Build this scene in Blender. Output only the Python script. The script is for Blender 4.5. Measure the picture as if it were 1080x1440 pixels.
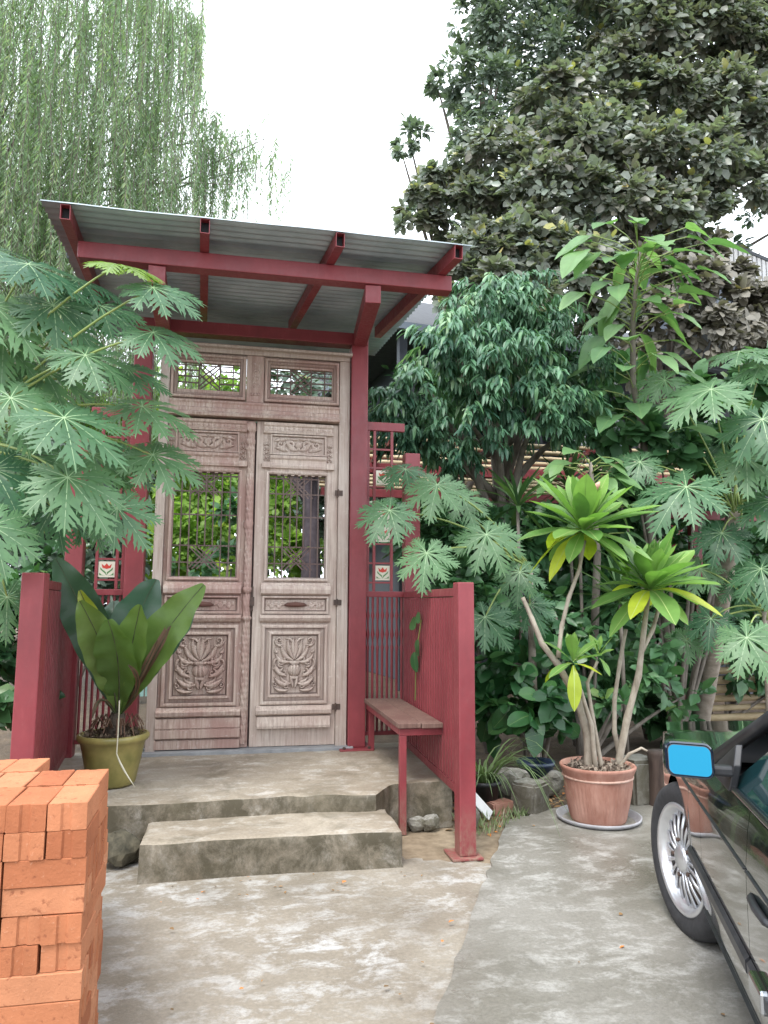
import bpy, bmesh, math, random
import numpy as np
from mathutils import Vector, Matrix, noise
R = math.radians
rng = np.random.default_rng(7); random.seed(7)
for o in list(bpy.data.objects): bpy.data.objects.remove(o)
S = bpy.context.scene
COL = S.collection

# ------------------------------------------------------------------ camera
FPX, EYE = 1040.0, 1.4
YAW, PITCH, ROLL = R(11.4), R(7.0), R(0.3)
FW = Vector((math.sin(YAW)*math.cos(PITCH), math.cos(YAW)*math.cos(PITCH), math.sin(PITCH)))
_r = Vector((math.cos(YAW), -math.sin(YAW), 0)); _u = _r.cross(FW)
RT = _r*math.cos(ROLL)+_u*math.sin(ROLL); UP = -_r*math.sin(ROLL)+_u*math.cos(ROLL)
CAM = Vector((0, 0, EYE))
cd = bpy.data.cameras.new('camera'); cam = bpy.data.objects.new('camera', cd); COL.objects.link(cam)
cd.sensor_fit = 'VERTICAL'; cd.sensor_height = 36; cd.lens = 36*FPX/1440
cd.clip_start = .05; cd.clip_end = 600
m3 = Matrix((RT, UP, -FW)).transposed(); cam.matrix_world = Matrix.Translation(CAM) @ m3.to_4x4()
S.camera = cam
S.render.resolution_x, S.render.resolution_y = 768, 1024

# ------------------------------------------------------------------ sky, sun, exposure
w = bpy.data.worlds.new('World'); S.world = w; w.use_nodes = True
nt = w.node_tree; bg = nt.nodes['Background']
sky = nt.nodes.new('ShaderNodeTexSky'); sky.sky_type = 'NISHITA'; sky.sun_disc = False
SUN_EL, SUN_AZ = R(62), R(215)
sky.sun_elevation = SUN_EL; sky.sun_rotation = SUN_AZ; sky.dust_density = 4; sky.air_density = 1.2
tc = nt.nodes.new('ShaderNodeTexCoord'); nz = nt.nodes.new('ShaderNodeTexNoise')
nz.inputs['Scale'].default_value = 1.6; nz.inputs['Detail'].default_value = 4
cr = nt.nodes.new('ShaderNodeValToRGB')
cr.color_ramp.elements[0].color = (9.1, 9.9, 11.0, 1); cr.color_ramp.elements[1].color = (12.5, 13.1, 13.8, 1)
cr.color_ramp.elements[0].position = .3; cr.color_ramp.elements[1].position = .7
mx = nt.nodes.new('ShaderNodeMix'); mx.data_type = 'RGBA'; mx.inputs[0].default_value = .86
L = nt.links.new
L(tc.outputs['Generated'], nz.inputs['Vector']); L(nz.outputs['Fac'], cr.inputs['Fac'])
L(sky.outputs['Color'], mx.inputs[6]); L(cr.outputs['Color'], mx.inputs[7]); L(mx.outputs[2], bg.inputs['Color'])
bg.inputs['Strength'].default_value = .12
sd = bpy.data.lights.new('sun', 'SUN'); sd.energy = 1.5; sd.angle = R(25); sd.color = (1, .97, .92)
sun = bpy.data.objects.new('sun', sd); COL.objects.link(sun)
_sdir = Vector((math.sin(SUN_AZ)*math.cos(SUN_EL), math.cos(SUN_AZ)*math.cos(SUN_EL), math.sin(SUN_EL)))
sun.rotation_euler = _sdir.to_track_quat('Z', 'Y').to_euler(); sun.location = (0, -3, 12)
vs = S.view_settings; vs.view_transform = 'Standard'; vs.look = 'None'; vs.gamma = 1; vs.exposure = 1.2
try: vs.use_curve_mapping = False
except Exception: pass
S.render.engine = 'CYCLES'
S.cycles.max_bounces = 8; S.cycles.transparent_max_bounces = 8

# ------------------------------------------------------------------ helpers
def at(px, py, Y):
    """world point at depth plane y=Y seen at photo pixel (1080x1440)"""
    d = FW + RT*((px-540)/FPX) - UP*((py-720)/FPX)
    return CAM + d*(Y/d.y)
def atz(px, py, z):
    d = FW + RT*((px-540)/FPX) - UP*((py-720)/FPX)
    return CAM + d*((z-EYE)/d.z)

def thing(name, label, cat, loc=(0, 0, 0), rz=0, group=None):
    o = bpy.data.objects.new(name, None); COL.objects.link(o)
    o.location = loc; o.rotation_euler = (0, 0, rz); o.empty_display_size = .1
    o['label'] = label; o['category'] = cat
    if group: o['group'] = group
    return o
def tag(o, label, cat, group=None):
    o['label'] = label; o['category'] = cat
    if group: o['group'] = group
    return o
def root_of(o):
    while o.parent: o = o.parent
    return o

class MB:
    def __init__(s): s.v = []; s.f = []; s.mi = []; s.m = 0
    def add(s, vs_, fs_):
        b = len(s.v); s.v += [tuple(p) for p in vs_]
        s.f += [tuple(i+b for i in f) for f in fs_]; s.mi += [s.m]*len(fs_)
    def box(s, x0, x1, y0, y1, z0, z1):
        s.add([(x0,y0,z0),(x1,y0,z0),(x1,y1,z0),(x0,y1,z0),(x0,y0,z1),(x1,y0,z1),(x1,y1,z1),(x0,y1,z1)],
              [(0,3,2,1),(4,5,6,7),(0,1,5,4),(1,2,6,5),(2,3,7,6),(3,0,4,7)]); return s
    def obox(s, M, sx, sy, sz):
        p = [(-sx,-sy,-sz),(sx,-sy,-sz),(sx,sy,-sz),(-sx,sy,-sz),(-sx,-sy,sz),(sx,-sy,sz),(sx,sy,sz),(-sx,sy,sz)]
        s.add([M @ Vector((a/2, b/2, c/2)) for a, b, c in p],
              [(0,3,2,1),(4,5,6,7),(0,1,5,4),(1,2,6,5),(2,3,7,6),(3,0,4,7)]); return s
    def beam(s, a, b, wd, ht, up=(0, 0, 1)):
        a = Vector(a); b = Vector(b); d = (b-a); ln = d.length; d.normalize()
        sd_ = d.cross(Vector(up)).normalized(); u_ = sd_.cross(d)
        M = Matrix((d, -sd_, u_)).transposed().to_4x4(); M.translation = (a+b)/2
        return s.obox(M, ln, wd, ht)
    def tube(s, pts, rad, n=8, cap=True):
        pts = [Vector(p) for p in pts]; k = len(pts)
        if not hasattr(rad, '__len__'): rad = [rad]*k
        vv = []; ref = None
        for i, p in enumerate(pts):
            t = (pts[min(i+1, k-1)]-pts[max(i-1, 0)]).normalized()
            if ref is None: ref = Vector((0, 0, 1)) if abs(t.z) < .9 else Vector((1, 0, 0))
            a = t.cross(ref).normalized(); b = a.cross(t).normalized(); ref = b
            for j in range(n):
                an = 2*math.pi*j/n; vv.append(p+(a*math.cos(an)+b*math.sin(an))*rad[i])
        ff = [(i*n+j, i*n+(j+1) % n, (i+1)*n+(j+1) % n, (i+1)*n+j) for i in range(k-1) for j in range(n)]
        if cap: ff += [tuple(range(n))[::-1], tuple((k-1)*n+j for j in range(n))]
        s.add(vv, ff); return s
    def lathe(s, prof, c=(0, 0, 0), n=32, a0=0, a1=2*math.pi, fn=None):
        full = abs(a1-a0-2*math.pi) < 1e-6; m = n if full else n+1
        vv = []
        for i, (r_, z_) in enumerate(prof):
            for j in range(m):
                an = a0+(a1-a0)*j/n; rr = r_ if fn is None else fn(r_, z_, an, i)
                vv.append((c[0]+rr*math.cos(an), c[1]+rr*math.sin(an), c[2]+z_))
        ff = [(i*m+j, i*m+(j+1) % m, (i+1)*m+(j+1) % m, (i+1)*m+j) for i in range(len(prof)-1) for j in range(n)]
        s.add(vv, ff); return s
    def mframe(s, x0, x1, z0, z1, prof, y):
        """mitred moulding: prof = [(inset, projection)], face at y towards -Y"""
        k = len(prof); vv = []
        for t, p in prof: vv += [(x0+t, y-p, z0+t), (x1-t, y-p, z0+t), (x1-t, y-p, z1-t), (x0+t, y-p, z1-t)]
        ff = [(i*4+j, i*4+(j+1) % 4, (i+1)*4+(j+1) % 4, (i+1)*4+j) for i in range(k-1) for j in range(4)]
        s.add(vv, ff); return s
    def mbar(s, x0, x1, prof, y):
        """horizontal moulding, prof = [(z, projection)] bottom to top"""
        k = len(prof); vv = [(x, y-p, z) for x in (x0, x1) for z, p in prof]
        ff = [(i, i+k, i+k+1, i+1) for i in range(k-1)]
        ff += [tuple(range(k)), tuple(range(2*k-1, k-1, -1))]
        s.add(vv, ff); return s
    def build(s, name, mat, parent=None, smooth=False, bevel=0, kind=None, local=False, seg=2):
        off = Vector((0, 0, 0))
        if parent is not None and not local: off = Vector(root_of(parent).location)
        me = bpy.data.meshes.new(name)
        me.from_pydata([(a-off.x, b-off.y, c-off.z) for a, b, c in s.v], [], s.f)
        for mm in (mat if isinstance(mat, (list, tuple)) else [mat]): me.materials.append(mm)
        if any(s.mi): me.polygons.foreach_set('material_index', s.mi)
        if smooth: me.polygons.foreach_set('use_smooth', [True]*len(me.polygons))
        me.update()
        o = bpy.data.objects.new(name, me); COL.objects.link(o)
        if parent is not None: o.parent = parent
        if kind: o['kind'] = kind
        if bevel:
            b = o.modifiers.new('bevel', 'BEVEL'); b.width = bevel; b.segments = seg; b.limit_method = 'ANGLE'; b.angle_limit = R(35)
        return o

def inst(name, mesh, parent, M):
    o = bpy.data.objects.new(name, mesh); COL.objects.link(o); o.parent = parent
    if parent is not None: M = Matrix.Translation(-Vector(root_of(parent).location)) @ M
    o.matrix_local = M
    return o
def basis(pos, d, n, sc=1.0, sy=None):
    d = Vector(d).normalized(); n = Vector(n); y = n.cross(d)
    if y.length < 1e-4: y = Vector((0.3, 1, 0)).cross(d)
    y.normalize(); z = d.cross(y)
    M = Matrix((d*sc, y*(sc if sy is None else sy), z*sc)).transposed().to_4x4(); M.translation = Vector(pos); return M

# ------------------------------------------------------------------ materials
def newmat(name):
    m = bpy.data.materials.new(name); m.use_nodes = True; t = m.node_tree
    return m, t, t.nodes['Principled BSDF']
def nd(t, typ, **kw):
    n = t.nodes.new(typ)
    for k, v in kw.items():
        if k in n.inputs: n.inputs[k].default_value = v
        else: setattr(n, k, v)
    return n
def ramp(t, fac, stops):
    r_ = t.nodes.new('ShaderNodeValToRGB'); e = r_.color_ramp.elements
    while len(e) < len(stops): e.new(.5)
    for q, (p, c) in zip(e, stops): q.position = p; q.color = (*c, 1) if len(c) == 3 else c
    t.links.new(fac, r_.inputs[0]); return r_.outputs[0]
def mixc(t, fac, a, b, mode='MIX'):
    m = t.nodes.new('ShaderNodeMix'); m.data_type = 'RGBA'; m.blend_type = mode
    for i, x in ((0, fac), (6, a), (7, b)):
        if hasattr(x, 'is_linked') or isinstance(x, bpy.types.NodeSocket): t.links.new(x, m.inputs[i])
        elif i == 0: m.inputs[0].default_value = x
        else: m.inputs[i].default_value = (*x, 1)
    return m.outputs[2]
def pos(t, scale=(1, 1, 1), obj=False):
    if obj: v = t.nodes.new('ShaderNodeTexCoord').outputs['Object']
    else: v = t.nodes.new('ShaderNodeNewGeometry').outputs['Position']
    mp = t.nodes.new('ShaderNodeMapping'); mp.inputs['Scale'].default_value = scale
    t.links.new(v, mp.inputs['Vector']); return mp.outputs[0]
def ntex(t, vec, scale, detail=6, rough=.6, dist=0):
    n = nd(t, 'ShaderNodeTexNoise', Scale=scale, Detail=detail, Roughness=rough, Distortion=dist)
    t.links.new(vec, n.inputs['Vector']); return n.outputs['Fac']
def bump(t, b, h, strength=.3, dist=.01):
    n = nd(t, 'ShaderNodeBump', Strength=strength, Distance=dist); t.links.new(h, n.inputs['Height']); t.links.new(n.outputs[0], b.inputs['Normal'])
def simple(name, c1, c2, scale=8, rough=.6, metal=0, bs=.2, sc=(1, 1, 1), spec=.5, coat=0):
    m, t, b = newmat(name); f = ntex(t, pos(t, sc), scale)
    t.links.new(ramp(t, f, [(.3, c1), (.7, c2)]), b.inputs['Base Color'])
    b.inputs['Roughness'].default_value = rough; b.inputs['Metallic'].default_value = metal
    b.inputs['Specular IOR Level'].default_value = spec; b.inputs['Coat Weight'].default_value = coat
    if bs: bump(t, b, f, bs, .01)
    return m

def leafmat(name, c1, c2, c3=None, rough=.45, trans=.3, young=.06, attr=True, tint=1.25, spec=.4):
    m, t, b = newmat(name)
    if attr: rnd = nd(t, 'ShaderNodeAttribute', attribute_name='rnd').outputs['Fac']
    else: rnd = t.nodes.new('ShaderNodeObjectInfo').outputs['Random']
    stops = [(0, c1), (1-young-.03, c2)]
    if c3: stops += [(1-young, c3)]
    c = ramp(t, rnd, stops)
    f = ntex(t, pos(t), 9, 3)
    c = mixc(t, .35, c, ramp(t, f, [(.3, (.55, .55, .55)), (.7, (1.3, 1.3, 1.3))]), 'MULTIPLY')
    t.links.new(c, b.inputs['Base Color']); b.inputs['Roughness'].default_value = rough
    b.inputs['Specular IOR Level'].default_value = spec
    bump(t, b, ntex(t, pos(t), 60, 3), .15, .004)
    tr = t.nodes.new('ShaderNodeBsdfTranslucent')
    t.links.new(mixc(t, 1, c, (tint*1.0, tint*1.15, tint*.55), 'MULTIPLY'), tr.inputs['Color'])
    ms = t.nodes.new('ShaderNodeMixShader'); ms.inputs[0].default_value = trans
    t.links.new(b.outputs[0], ms.inputs[1]); t.links.new(tr.outputs[0], ms.inputs[2])
    t.links.new(ms.outputs[0], t.nodes['Material Output'].inputs['Surface']); return m

# red paint
def mk_red():
    m, t, b = newmat('red_paint'); p = pos(t)
    f = ntex(t, p, 5, 6); g = ntex(t, pos(t, (1, 1, .15)), 22, 4)
    c = ramp(t, f, [(.25, (.195, .030, .038)), (.75, (.260, .046, .054))])
    c = mixc(t, ramp(t, g, [(.6, (0, 0, 0)), (.8, (.35, .35, .35))]), c, (.36, .10, .10))
    sp = ntex(t, pos(t, (1, 1, .5)), 38, 8, .75); c = mixc(t, ramp(t, sp, [(.63, (0, 0, 0)), (.72, (.45,)*3)]), c, (.33, .17, .14))
    dk = ntex(t, pos(t, (1, 1, .4)), 2.6, 6, .7); c = mixc(t, ramp(t, dk, [(.35, (.55,)*3), (.55, (0, 0, 0))]), c, (.135, .022, .026))
    sx = t.nodes.new('ShaderNodeSeparateXYZ'); t.links.new(pos(t), sx.inputs[0])
    mr = nd(t, 'ShaderNodeMapRange'); mr.inputs['From Min'].default_value = .30; mr.inputs['From Max'].default_value = .0; t.links.new(sx.outputs['Z'], mr.inputs['Value'])
    c = mixc(t, mixc(t, 1, mr.outputs[0], ramp(t, sp, [(.4, (.1,)*3), (.6, (.8,)*3)]), 'MULTIPLY'), c, (.26, .19, .14))
    t.links.new(c, b.inputs['Base Color']); t.links.new(ramp(t, sp, [(.4, (.36,)*3), (.7, (.62,)*3)]), b.inputs['Roughness'])
    bump(t, b, mixc(t, .5, g, sp), .12, .003); return m
RED = mk_red()
def mk_wood(name, pal, streak=1.0, rough=.75):
    m, t, b = newmat(name)
    fine = ntex(t, pos(t, (60, 60, 3)), 1, 5, .65, .4); big = ntex(t, pos(t, (1, 1, .6)), 4, 5, .6)
    c = ramp(t, fine, [(.28, pal[0]), (.5, pal[1]), (.72, pal[2])])
    c = mixc(t, ramp(t, big, [(.42, (0, 0, 0)), (.62, (.7*streak,)*3)]), c, pal[3])
    sp = ntex(t, pos(t), 30, 4); c = mixc(t, ramp(t, sp, [(.6, (0, 0, 0)), (.75, (.5,)*3)]), c, pal[4])
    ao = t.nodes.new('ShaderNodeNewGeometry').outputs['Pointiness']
    c = mixc(t, ramp(t, ao, [(.40, (.85,)*3), (.49, (0, 0, 0))]), c, (.075, .045, .038))  # crease shade put into the wood colour to deepen the carving
    t.links.new(c, b.inputs['Base Color']); b.inputs['Roughness'].default_value = rough
    b.inputs['Specular IOR Level'].default_value = .25
    bump(t, b, fine, .35, .006); return m
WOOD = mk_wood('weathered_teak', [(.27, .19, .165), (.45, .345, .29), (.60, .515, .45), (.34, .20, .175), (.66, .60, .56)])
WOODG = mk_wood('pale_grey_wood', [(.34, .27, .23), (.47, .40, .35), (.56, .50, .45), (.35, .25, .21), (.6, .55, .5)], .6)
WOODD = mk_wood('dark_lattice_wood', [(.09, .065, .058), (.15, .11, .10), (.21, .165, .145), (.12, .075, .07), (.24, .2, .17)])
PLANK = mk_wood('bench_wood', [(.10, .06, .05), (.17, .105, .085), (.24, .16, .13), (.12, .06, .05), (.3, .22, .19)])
IRON = simple('rusty_iron', (.05, .035, .03), (.10, .06, .045), 30, .7)
STONE_SILL = simple('grey_threshold', (.20, .21, .22), (.30, .31, .32), 14, .6)

def mk_sheet():
    m, t, b = newmat('zinc_sheet')
    f = ntex(t, pos(t, (1.2, 1.2, 1.2)), 3, 6); g = ntex(t, pos(t, (1, 9, 9)), 6, 5)
    c = ramp(t, f, [(.3, (.26, .31, .34)), (.7, (.42, .47, .50))])
    c = mixc(t, ramp(t, g, [(.55, (0, 0, 0)), (.75, (.4,)*3)]), c, (.27, .25, .22))
    t.links.new(c, b.inputs['Base Color']); b.inputs['Metallic'].default_value = .35; b.inputs['Roughness'].default_value = .42
    return m
SHEET = mk_sheet()
def mk_concrete(name, base, light, dark, moss=None, sc=1.0, rough=(.35, .75), lt=(.48, .62), riser=False):
    m, t, b = newmat(name); p = pos(t)
    big = ntex(t, p, 1.1*sc, 5, .6, .3); mid = ntex(t, pos(t, (1, 1.5, 1)), 5.5*sc, 10, .78, .25); fine = ntex(t, p, 60, 6, .7)
    c = ramp(t, big, [(.3, dark), (.65, base)])
    lm = ramp(t, mid, [(lt[0], (0, 0, 0)), (lt[1], (1, 1, 1))])
    msk = ramp(t, ntex(t, p, .9*sc, 4), [(.38, (.15,)*3), (.58, (.9,)*3)])
    lm = mixc(t, 1, lm, msk, 'MULTIPLY')
    c = mixc(t, lm, c, light)
    c = mixc(t, .45, c, ramp(t, fine, [(.3, (.55,)*3), (.7, (1.35,)*3)]), 'MULTIPLY')
    st3 = ramp(t, ntex(t, p, 3.1*sc, 7, .7, .5), [(.58, (0, 0, 0)), (.72, (.5,)*3)]); c = mixc(t, st3, c, tuple(x*.62 for x in dark))
    if moss:
        n = t.nodes.new('ShaderNodeNewGeometry').outputs['Normal']; sx = t.nodes.new('ShaderNodeSeparateXYZ'); t.links.new(n, sx.inputs[0])
        vert = nd(t, 'ShaderNodeMapRange'); vert.inputs['From Min'].default_value = .9; vert.inputs['From Max'].default_value = .3
        t.links.new(sx.outputs['Z'], vert.inputs['Value'])
        st = ramp(t, ntex(t, pos(t, (1, 1, .8)), 7, 7, .75, .3), [(.30, (.12,)*3), (.58, (.95,)*3)])
        k = mixc(t, 1, vert.outputs[0], st, 'MULTIPLY'); c = mixc(t, k, c, moss)
        st2 = ramp(t, ntex(t, p, 2.3, 6, .65, .8), [(.52, (0, 0, 0)), (.68, (.55,)*3)]); c = mixc(t, st2, c, tuple(x*1.5 for x in moss))
    t.links.new(c, b.inputs['Base Color'])
    t.links.new(ramp(t, big, [(.35, (rough[0],)*3), (.65, (rough[1],)*3)]), b.inputs['Roughness'])
    bump(t, b, mixc(t, .4, fine, mid), .35, .012); return m
SLAB = mk_concrete('mottled_courtyard_concrete', (.285, .25, .20), (.47, .465, .45), (.19, .165, .13), None, 1.0, (.25, .75), (.48, .60))
DRIVE = mk_concrete('grey_driveway_concrete', (.235, .222, .195), (.39, .38, .355), (.145, .135, .11), None, .9, (.2, .6), (.49, .62))
STEPC = mk_concrete('weathered_step_concrete', (.35, .305, .24), (.5, .47, .42), (.23, .19, .14), (.062, .052, .03), 1.2, (.5, .8), (.5, .64))
CONC = mk_concrete('rough_stone', (.27, .26, .23), (.42, .41, .39), (.15, .14, .12), (.11, .10, .07), 4, (.7, .9))
def mk_soil():
    m, t, b = newmat('soil'); p = pos(t)
    f = ntex(t, p, 3, 8, .7); g = ntex(t, p, 40, 6, .7)
    c = ramp(t, f, [(.3, (.06, .042, .028)), (.7, (.16, .115, .075))])
    c = mixc(t, .6, c, ramp(t, g, [(.3, (.5,)*3), (.7, (1.5,)*3)]), 'MULTIPLY')
    t.links.new(c, b.inputs['Base Color']); b.inputs['Roughness'].default_value = .95; bump(t, b, g, .7, .03); return m
SOIL = mk_soil()
def mk_brick():
    m, t, b = newmat('orange_clay_brick'); rn = t.nodes.new('ShaderNodeObjectInfo').outputs['Random']
    p = pos(t); g = ntex(t, p, 90, 6, .7); f = ntex(t, p, 9, 5)
    c = ramp(t, rn, [(0, (.33, .112, .053)), (.35, (.41, .155, .075)), (.7, (.44, .175, .088)), (1, (.48, .215, .115))])
    c = mixc(t, .5, c, ramp(t, f, [(.3, (.72,)*3), (.7, (1.2,)*3)]), 'MULTIPLY')
    c = mixc(t, ramp(t, g, [(.60, (0, 0, 0)), (.74, (.5,)*3)]), c, (.62, .36, .24)); c = mixc(t, ramp(t, ntex(t, p, 45, 5), [(.30, (.8,)*3), (.40, (0, 0, 0))]), c, (.22, .075, .04))
    t.links.new(c, b.inputs['Base Color']); b.inputs['Roughness'].default_value = .9; b.inputs['Specular IOR Level'].default_value = .15
    bump(t, b, mixc(t, .35, g, f), .45, .010); return m
BRICK = mk_brick()
TERRA = simple('terracotta', (.27, .115, .08), (.47, .27, .21), 9, .88, 0, .4, (1, 1, .5))
OLIVE = simple('olive_glaze', (.14, .13, .035), (.30, .25, .085), 7, .35, 0, .1)
BARK = simple('grey_bark', (.10, .085, .07), (.24, .21, .18), 14, .9, 0, .6, (1, 1, .35))
PALEBARK = simple('pale_plumeria_bark', (.20, .165, .125), (.42, .37, .30), 16, .8, 0, .5, (1, 1, .6))
PSTEM = simple('papaya_trunk', (.20, .165, .13), (.36, .31, .26), 12, .85, 0, .5, (1, 1, 2))
PETI = simple('petiole_green', (.16, .24, .06), (.28, .34, .10), 9, .5, 0, 0)
BAMBOO = simple('dry_bamboo', (.36, .27, .15), (.58, .47, .30), 9, .6, 0, .2, (.4, 1, 1))
DARKPL = simple('dark_plastic', (.012, .013, .016), (.03, .031, .035), 20, .45, 0, 0)
BLUEPL = simple('blue_pot_plastic', (.012, .02, .045), (.02, .035, .07), 8, .4, 0, 0)
WHITE = simple('white_paint', (.66, .67, .68), (.78, .78, .78), 9, .6, 0, 0)
GREYP = simple('grey_saucer', (.26, .26, .28), (.42, .42, .44), 9, .5, 0, .1)
HOUSE = simple('dark_house_wall', (.035, .042, .055), (.055, .064, .08), 2, .6, 0, 0)
HOUSEG = simple('blue_grey_trim', (.16, .20, .26), (.24, .28, .34), 3, .5, 0, 0)
ROOFD = simple('dark_roof_tiles', (.05, .055, .065), (.09, .095, .105), 10, .7)
def mk_plain(name, c, rough=.4, metal=0, coat=0, spec=.5, tr=0, ior=1.45):
    m, t, b = newmat(name); b.inputs['Base Color'].default_value = (*c, 1); b.inputs['Roughness'].default_value = rough
    b.inputs['Metallic'].default_value = metal; b.inputs['Coat Weight'].default_value = coat; b.inputs['Specular IOR Level'].default_value = spec
    b.inputs['Transmission Weight'].default_value = tr; b.inputs['IOR'].default_value = ior; return m
def mk_paint():
    m, t, b = newmat('dark_green_car_paint'); f = ntex(t, pos(t), 45, 4, .7)
    t.links.new(ramp(t, f, [(.35, (.002, .006, .006)), (.75, (.004, .011, .010))]), b.inputs['Base Color'])
    t.links.new(ramp(t, ntex(t, pos(t), 6, 6, .7), [(.35, (.04,)*3), (.7, (.2,)*3)]), b.inputs['Roughness'])
    bump(t, b, ntex(t, pos(t), 3.5, 2), .06, .02)
    b.inputs['Coat Weight'].default_value = 1; b.inputs['Coat Roughness'].default_value = .03; return m
PAINT = mk_paint()
GLASS = mk_plain('tinted_glass', (.01, .035, .04), .02, 0, 1, .8)
MIRROR = mk_plain('blue_mirror', (.018, .17, .27), .06, 1)
RUBBER = simple('tyre_rubber', (.018, .018, .02), (.035, .035, .037), 30, .8, 0, .2)
ALLOY = simple('silver_alloy', (.55, .56, .58), (.70, .71, .73), 10, .3, .75, 0)
CHROME = mk_plain('chrome_strip', (.5, .52, .55), .22, 1)
BLACK = mk_plain('black_void', (.008, .008, .009), .7)

# foliage materials
PAP = leafmat('papaya_leaf', (.042, .120, .062), (.125, .235, .110), None, .40, .34, .05, False)
PAPY = leafmat('young_papaya_leaf', (.13, .23, .05), (.20, .30, .07), None, .4, .35, .05, False)
PVEIN = mk_plain('papaya_vein', (.26, .38, .20), .5)
PLU = leafmat('plumeria_leaf', (.12, .25, .065), (.22, .37, .10), None, .32, .35, .05, False)
PLUY = leafmat('yellowing_plumeria_leaf', (.32, .42, .035), (.46, .52, .05), None, .35, .4, .05, False)
PLUV = mk_plain('plumeria_midrib', (.36, .46, .16), .4)
FERN = leafmat('fern_frond', (.10, .185, .045), (.165, .25, .065), None, .35, .3, .05, False)
FERND = leafmat('dark_fern_frond', (.04, .095, .055), (.075, .14, .075), None, .3, .2, .05, False)
FERNY = leafmat('yellow_fern_frond', (.24, .30, .03), (.30, .34, .045), None, .4, .3, .05, False)
DEAD = leafmat('dead_frond', (.10, .055, .035), (.17, .10, .065), None, .8, .1, .05, False)
DKT2 = leafmat('fine_grey_leaf', (.12, .165, .135), (.24, .30, .24), (.34, .35, .14), .35, .22, .08)
WIL = leafmat('willow_leaf', (.17, .255, .165), (.30, .40, .275), (.40, .46, .30), .5, .55, .12)  # pale leaf colour stands in for haze and backlight
IVY = leafmat('greyed_broad_leaf', (.150, .138, .112), (.235, .285, .24), (.38, .37, .14), .30, .28, .10)
IVYP = leafmat('greyed_broad_leaf_single', (.16, .15, .125), (.255, .305, .255), (.40, .33, .13), .3, .28, .10, False)
BRN = leafmat('browning_broad_leaf', (.13, .122, .10), (.25, .235, .20), (.24, .20, .10), .5, .15, .08)
DKT = leafmat('dark_tree_leaf', (.085, .135, .105), (.17, .235, .185), (.22, .23, .06), .42, .2, .06)
LON = leafmat('drooping_leaf', (.04, .11, .07), (.14, .28, .16), (.26, .40, .23), .38, .25, .15)
LONP = leafmat('drooping_leaf_single', (.06, .15, .075), (.13, .27, .13), None, .35, .25, .15, False)
FIG = leafmat('broad_fig_leaf', (.10, .21, .09), (.20, .34, .14), None, .38, .35, .1, False)
SHR = leafmat('dark_shrub_leaf', (.032, .095, .040), (.075, .175, .068), (.14, .25, .08), .3, .2, .08)
SHRP = leafmat('round_shrub_leaf', (.028, .10, .034), (.070, .18, .055), None, .28, .25, .08, False)
GAR = leafmat('bright_garden_leaf', (.12, .24, .04), (.26, .40, .07), (.38, .46, .09), .45, .45, .15)
GRS = leafmat('grass_blade', (.14, .21, .09), (.30, .38, .20), (.46, .46, .34), .5, .25, .15)
VEIN = mk_plain('leaf_vein', (.16, .26, .09), .5)

# ------------------------------------------------------------------ setting: ground
def sheet(name, poly, z, mat, kind='structure', th=.0):
    mb = MB(); mb.add([(x, y, z) for x, y in poly], [tuple(range(len(poly)))])
    o = mb.build(name, mat); o['kind'] = kind; return o
sheet('ground', [(-250, -250), (250, -250), (250, 250), (-250, 250)], -.012, SOIL)
def jag(a, b, n, amp, seed):
    r_ = random.Random(seed); out = []
    for i in range(n+1):
        t_ = i/n; x = a[0]+(b[0]-a[0])*t_; y = a[1]+(b[1]-a[1])*t_; k = amp if 0 < i < n else 0
        out.append((x+r_.uniform(-k, k), y+r_.uniform(-k, k)))
    return out
joint = jag((1.74, 4.66), (.70, 2.58), 26, .012, 1) + jag((.70, 2.58), (-1.5, -6), 10, .0, 2)[1:]
back = jag((3.6, 5.6), (1.74, 4.70), 30, .03, 3)
def slab_edge(name, pts, z, mat):
    mb = MB(); n_ = len(pts); mb.add([(x, y, z) for x, y in pts]+[(x, y, -.02) for x, y in pts], [tuple(range(n_))]+[(i, (i+1) % n_, n_+(i+1) % n_, n_+i) for i in range(n_)])
    o = mb.build(name, mat); o['kind'] = 'structure'; return o
slab_edge('driveway', ([(14, -6), (14, 5.9)] + back + joint[1:])[::-1], .016, DRIVE)
cl = [(-1.5, -6), (-9, -6), (-9, 4.3)] + jag((-1.0, 4.5), (.95, 4.4), 12, .01, 4) + jag((.97, 4.16), (1.45, 4.02), 12, .03, 5) + [(1.40, 3.98)]
sheet('courtyard_slab', [p for p in joint[::-1] if p[1] < 3.96] + cl[:0:-1] + [(-9, -6), (-1.5, -6)][:1], 0.0, SLAB)
sheet('dirt_strip', jag((.9, 4.42), (.97, 4.10), 3, .01, 8)+jag((1.0, 4.12), (1.43, 3.97), 8, .02, 9)+[(1.47, 4.05)]+jag((1.73, 4.66), (1.9, 5.0), 4, .02, 10)+[(1.2, 5.0)], -.004,
      simple('brown_dirt', (.15, .11, .07), (.30, .235, .16), 12, .9, 0, .5))

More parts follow.
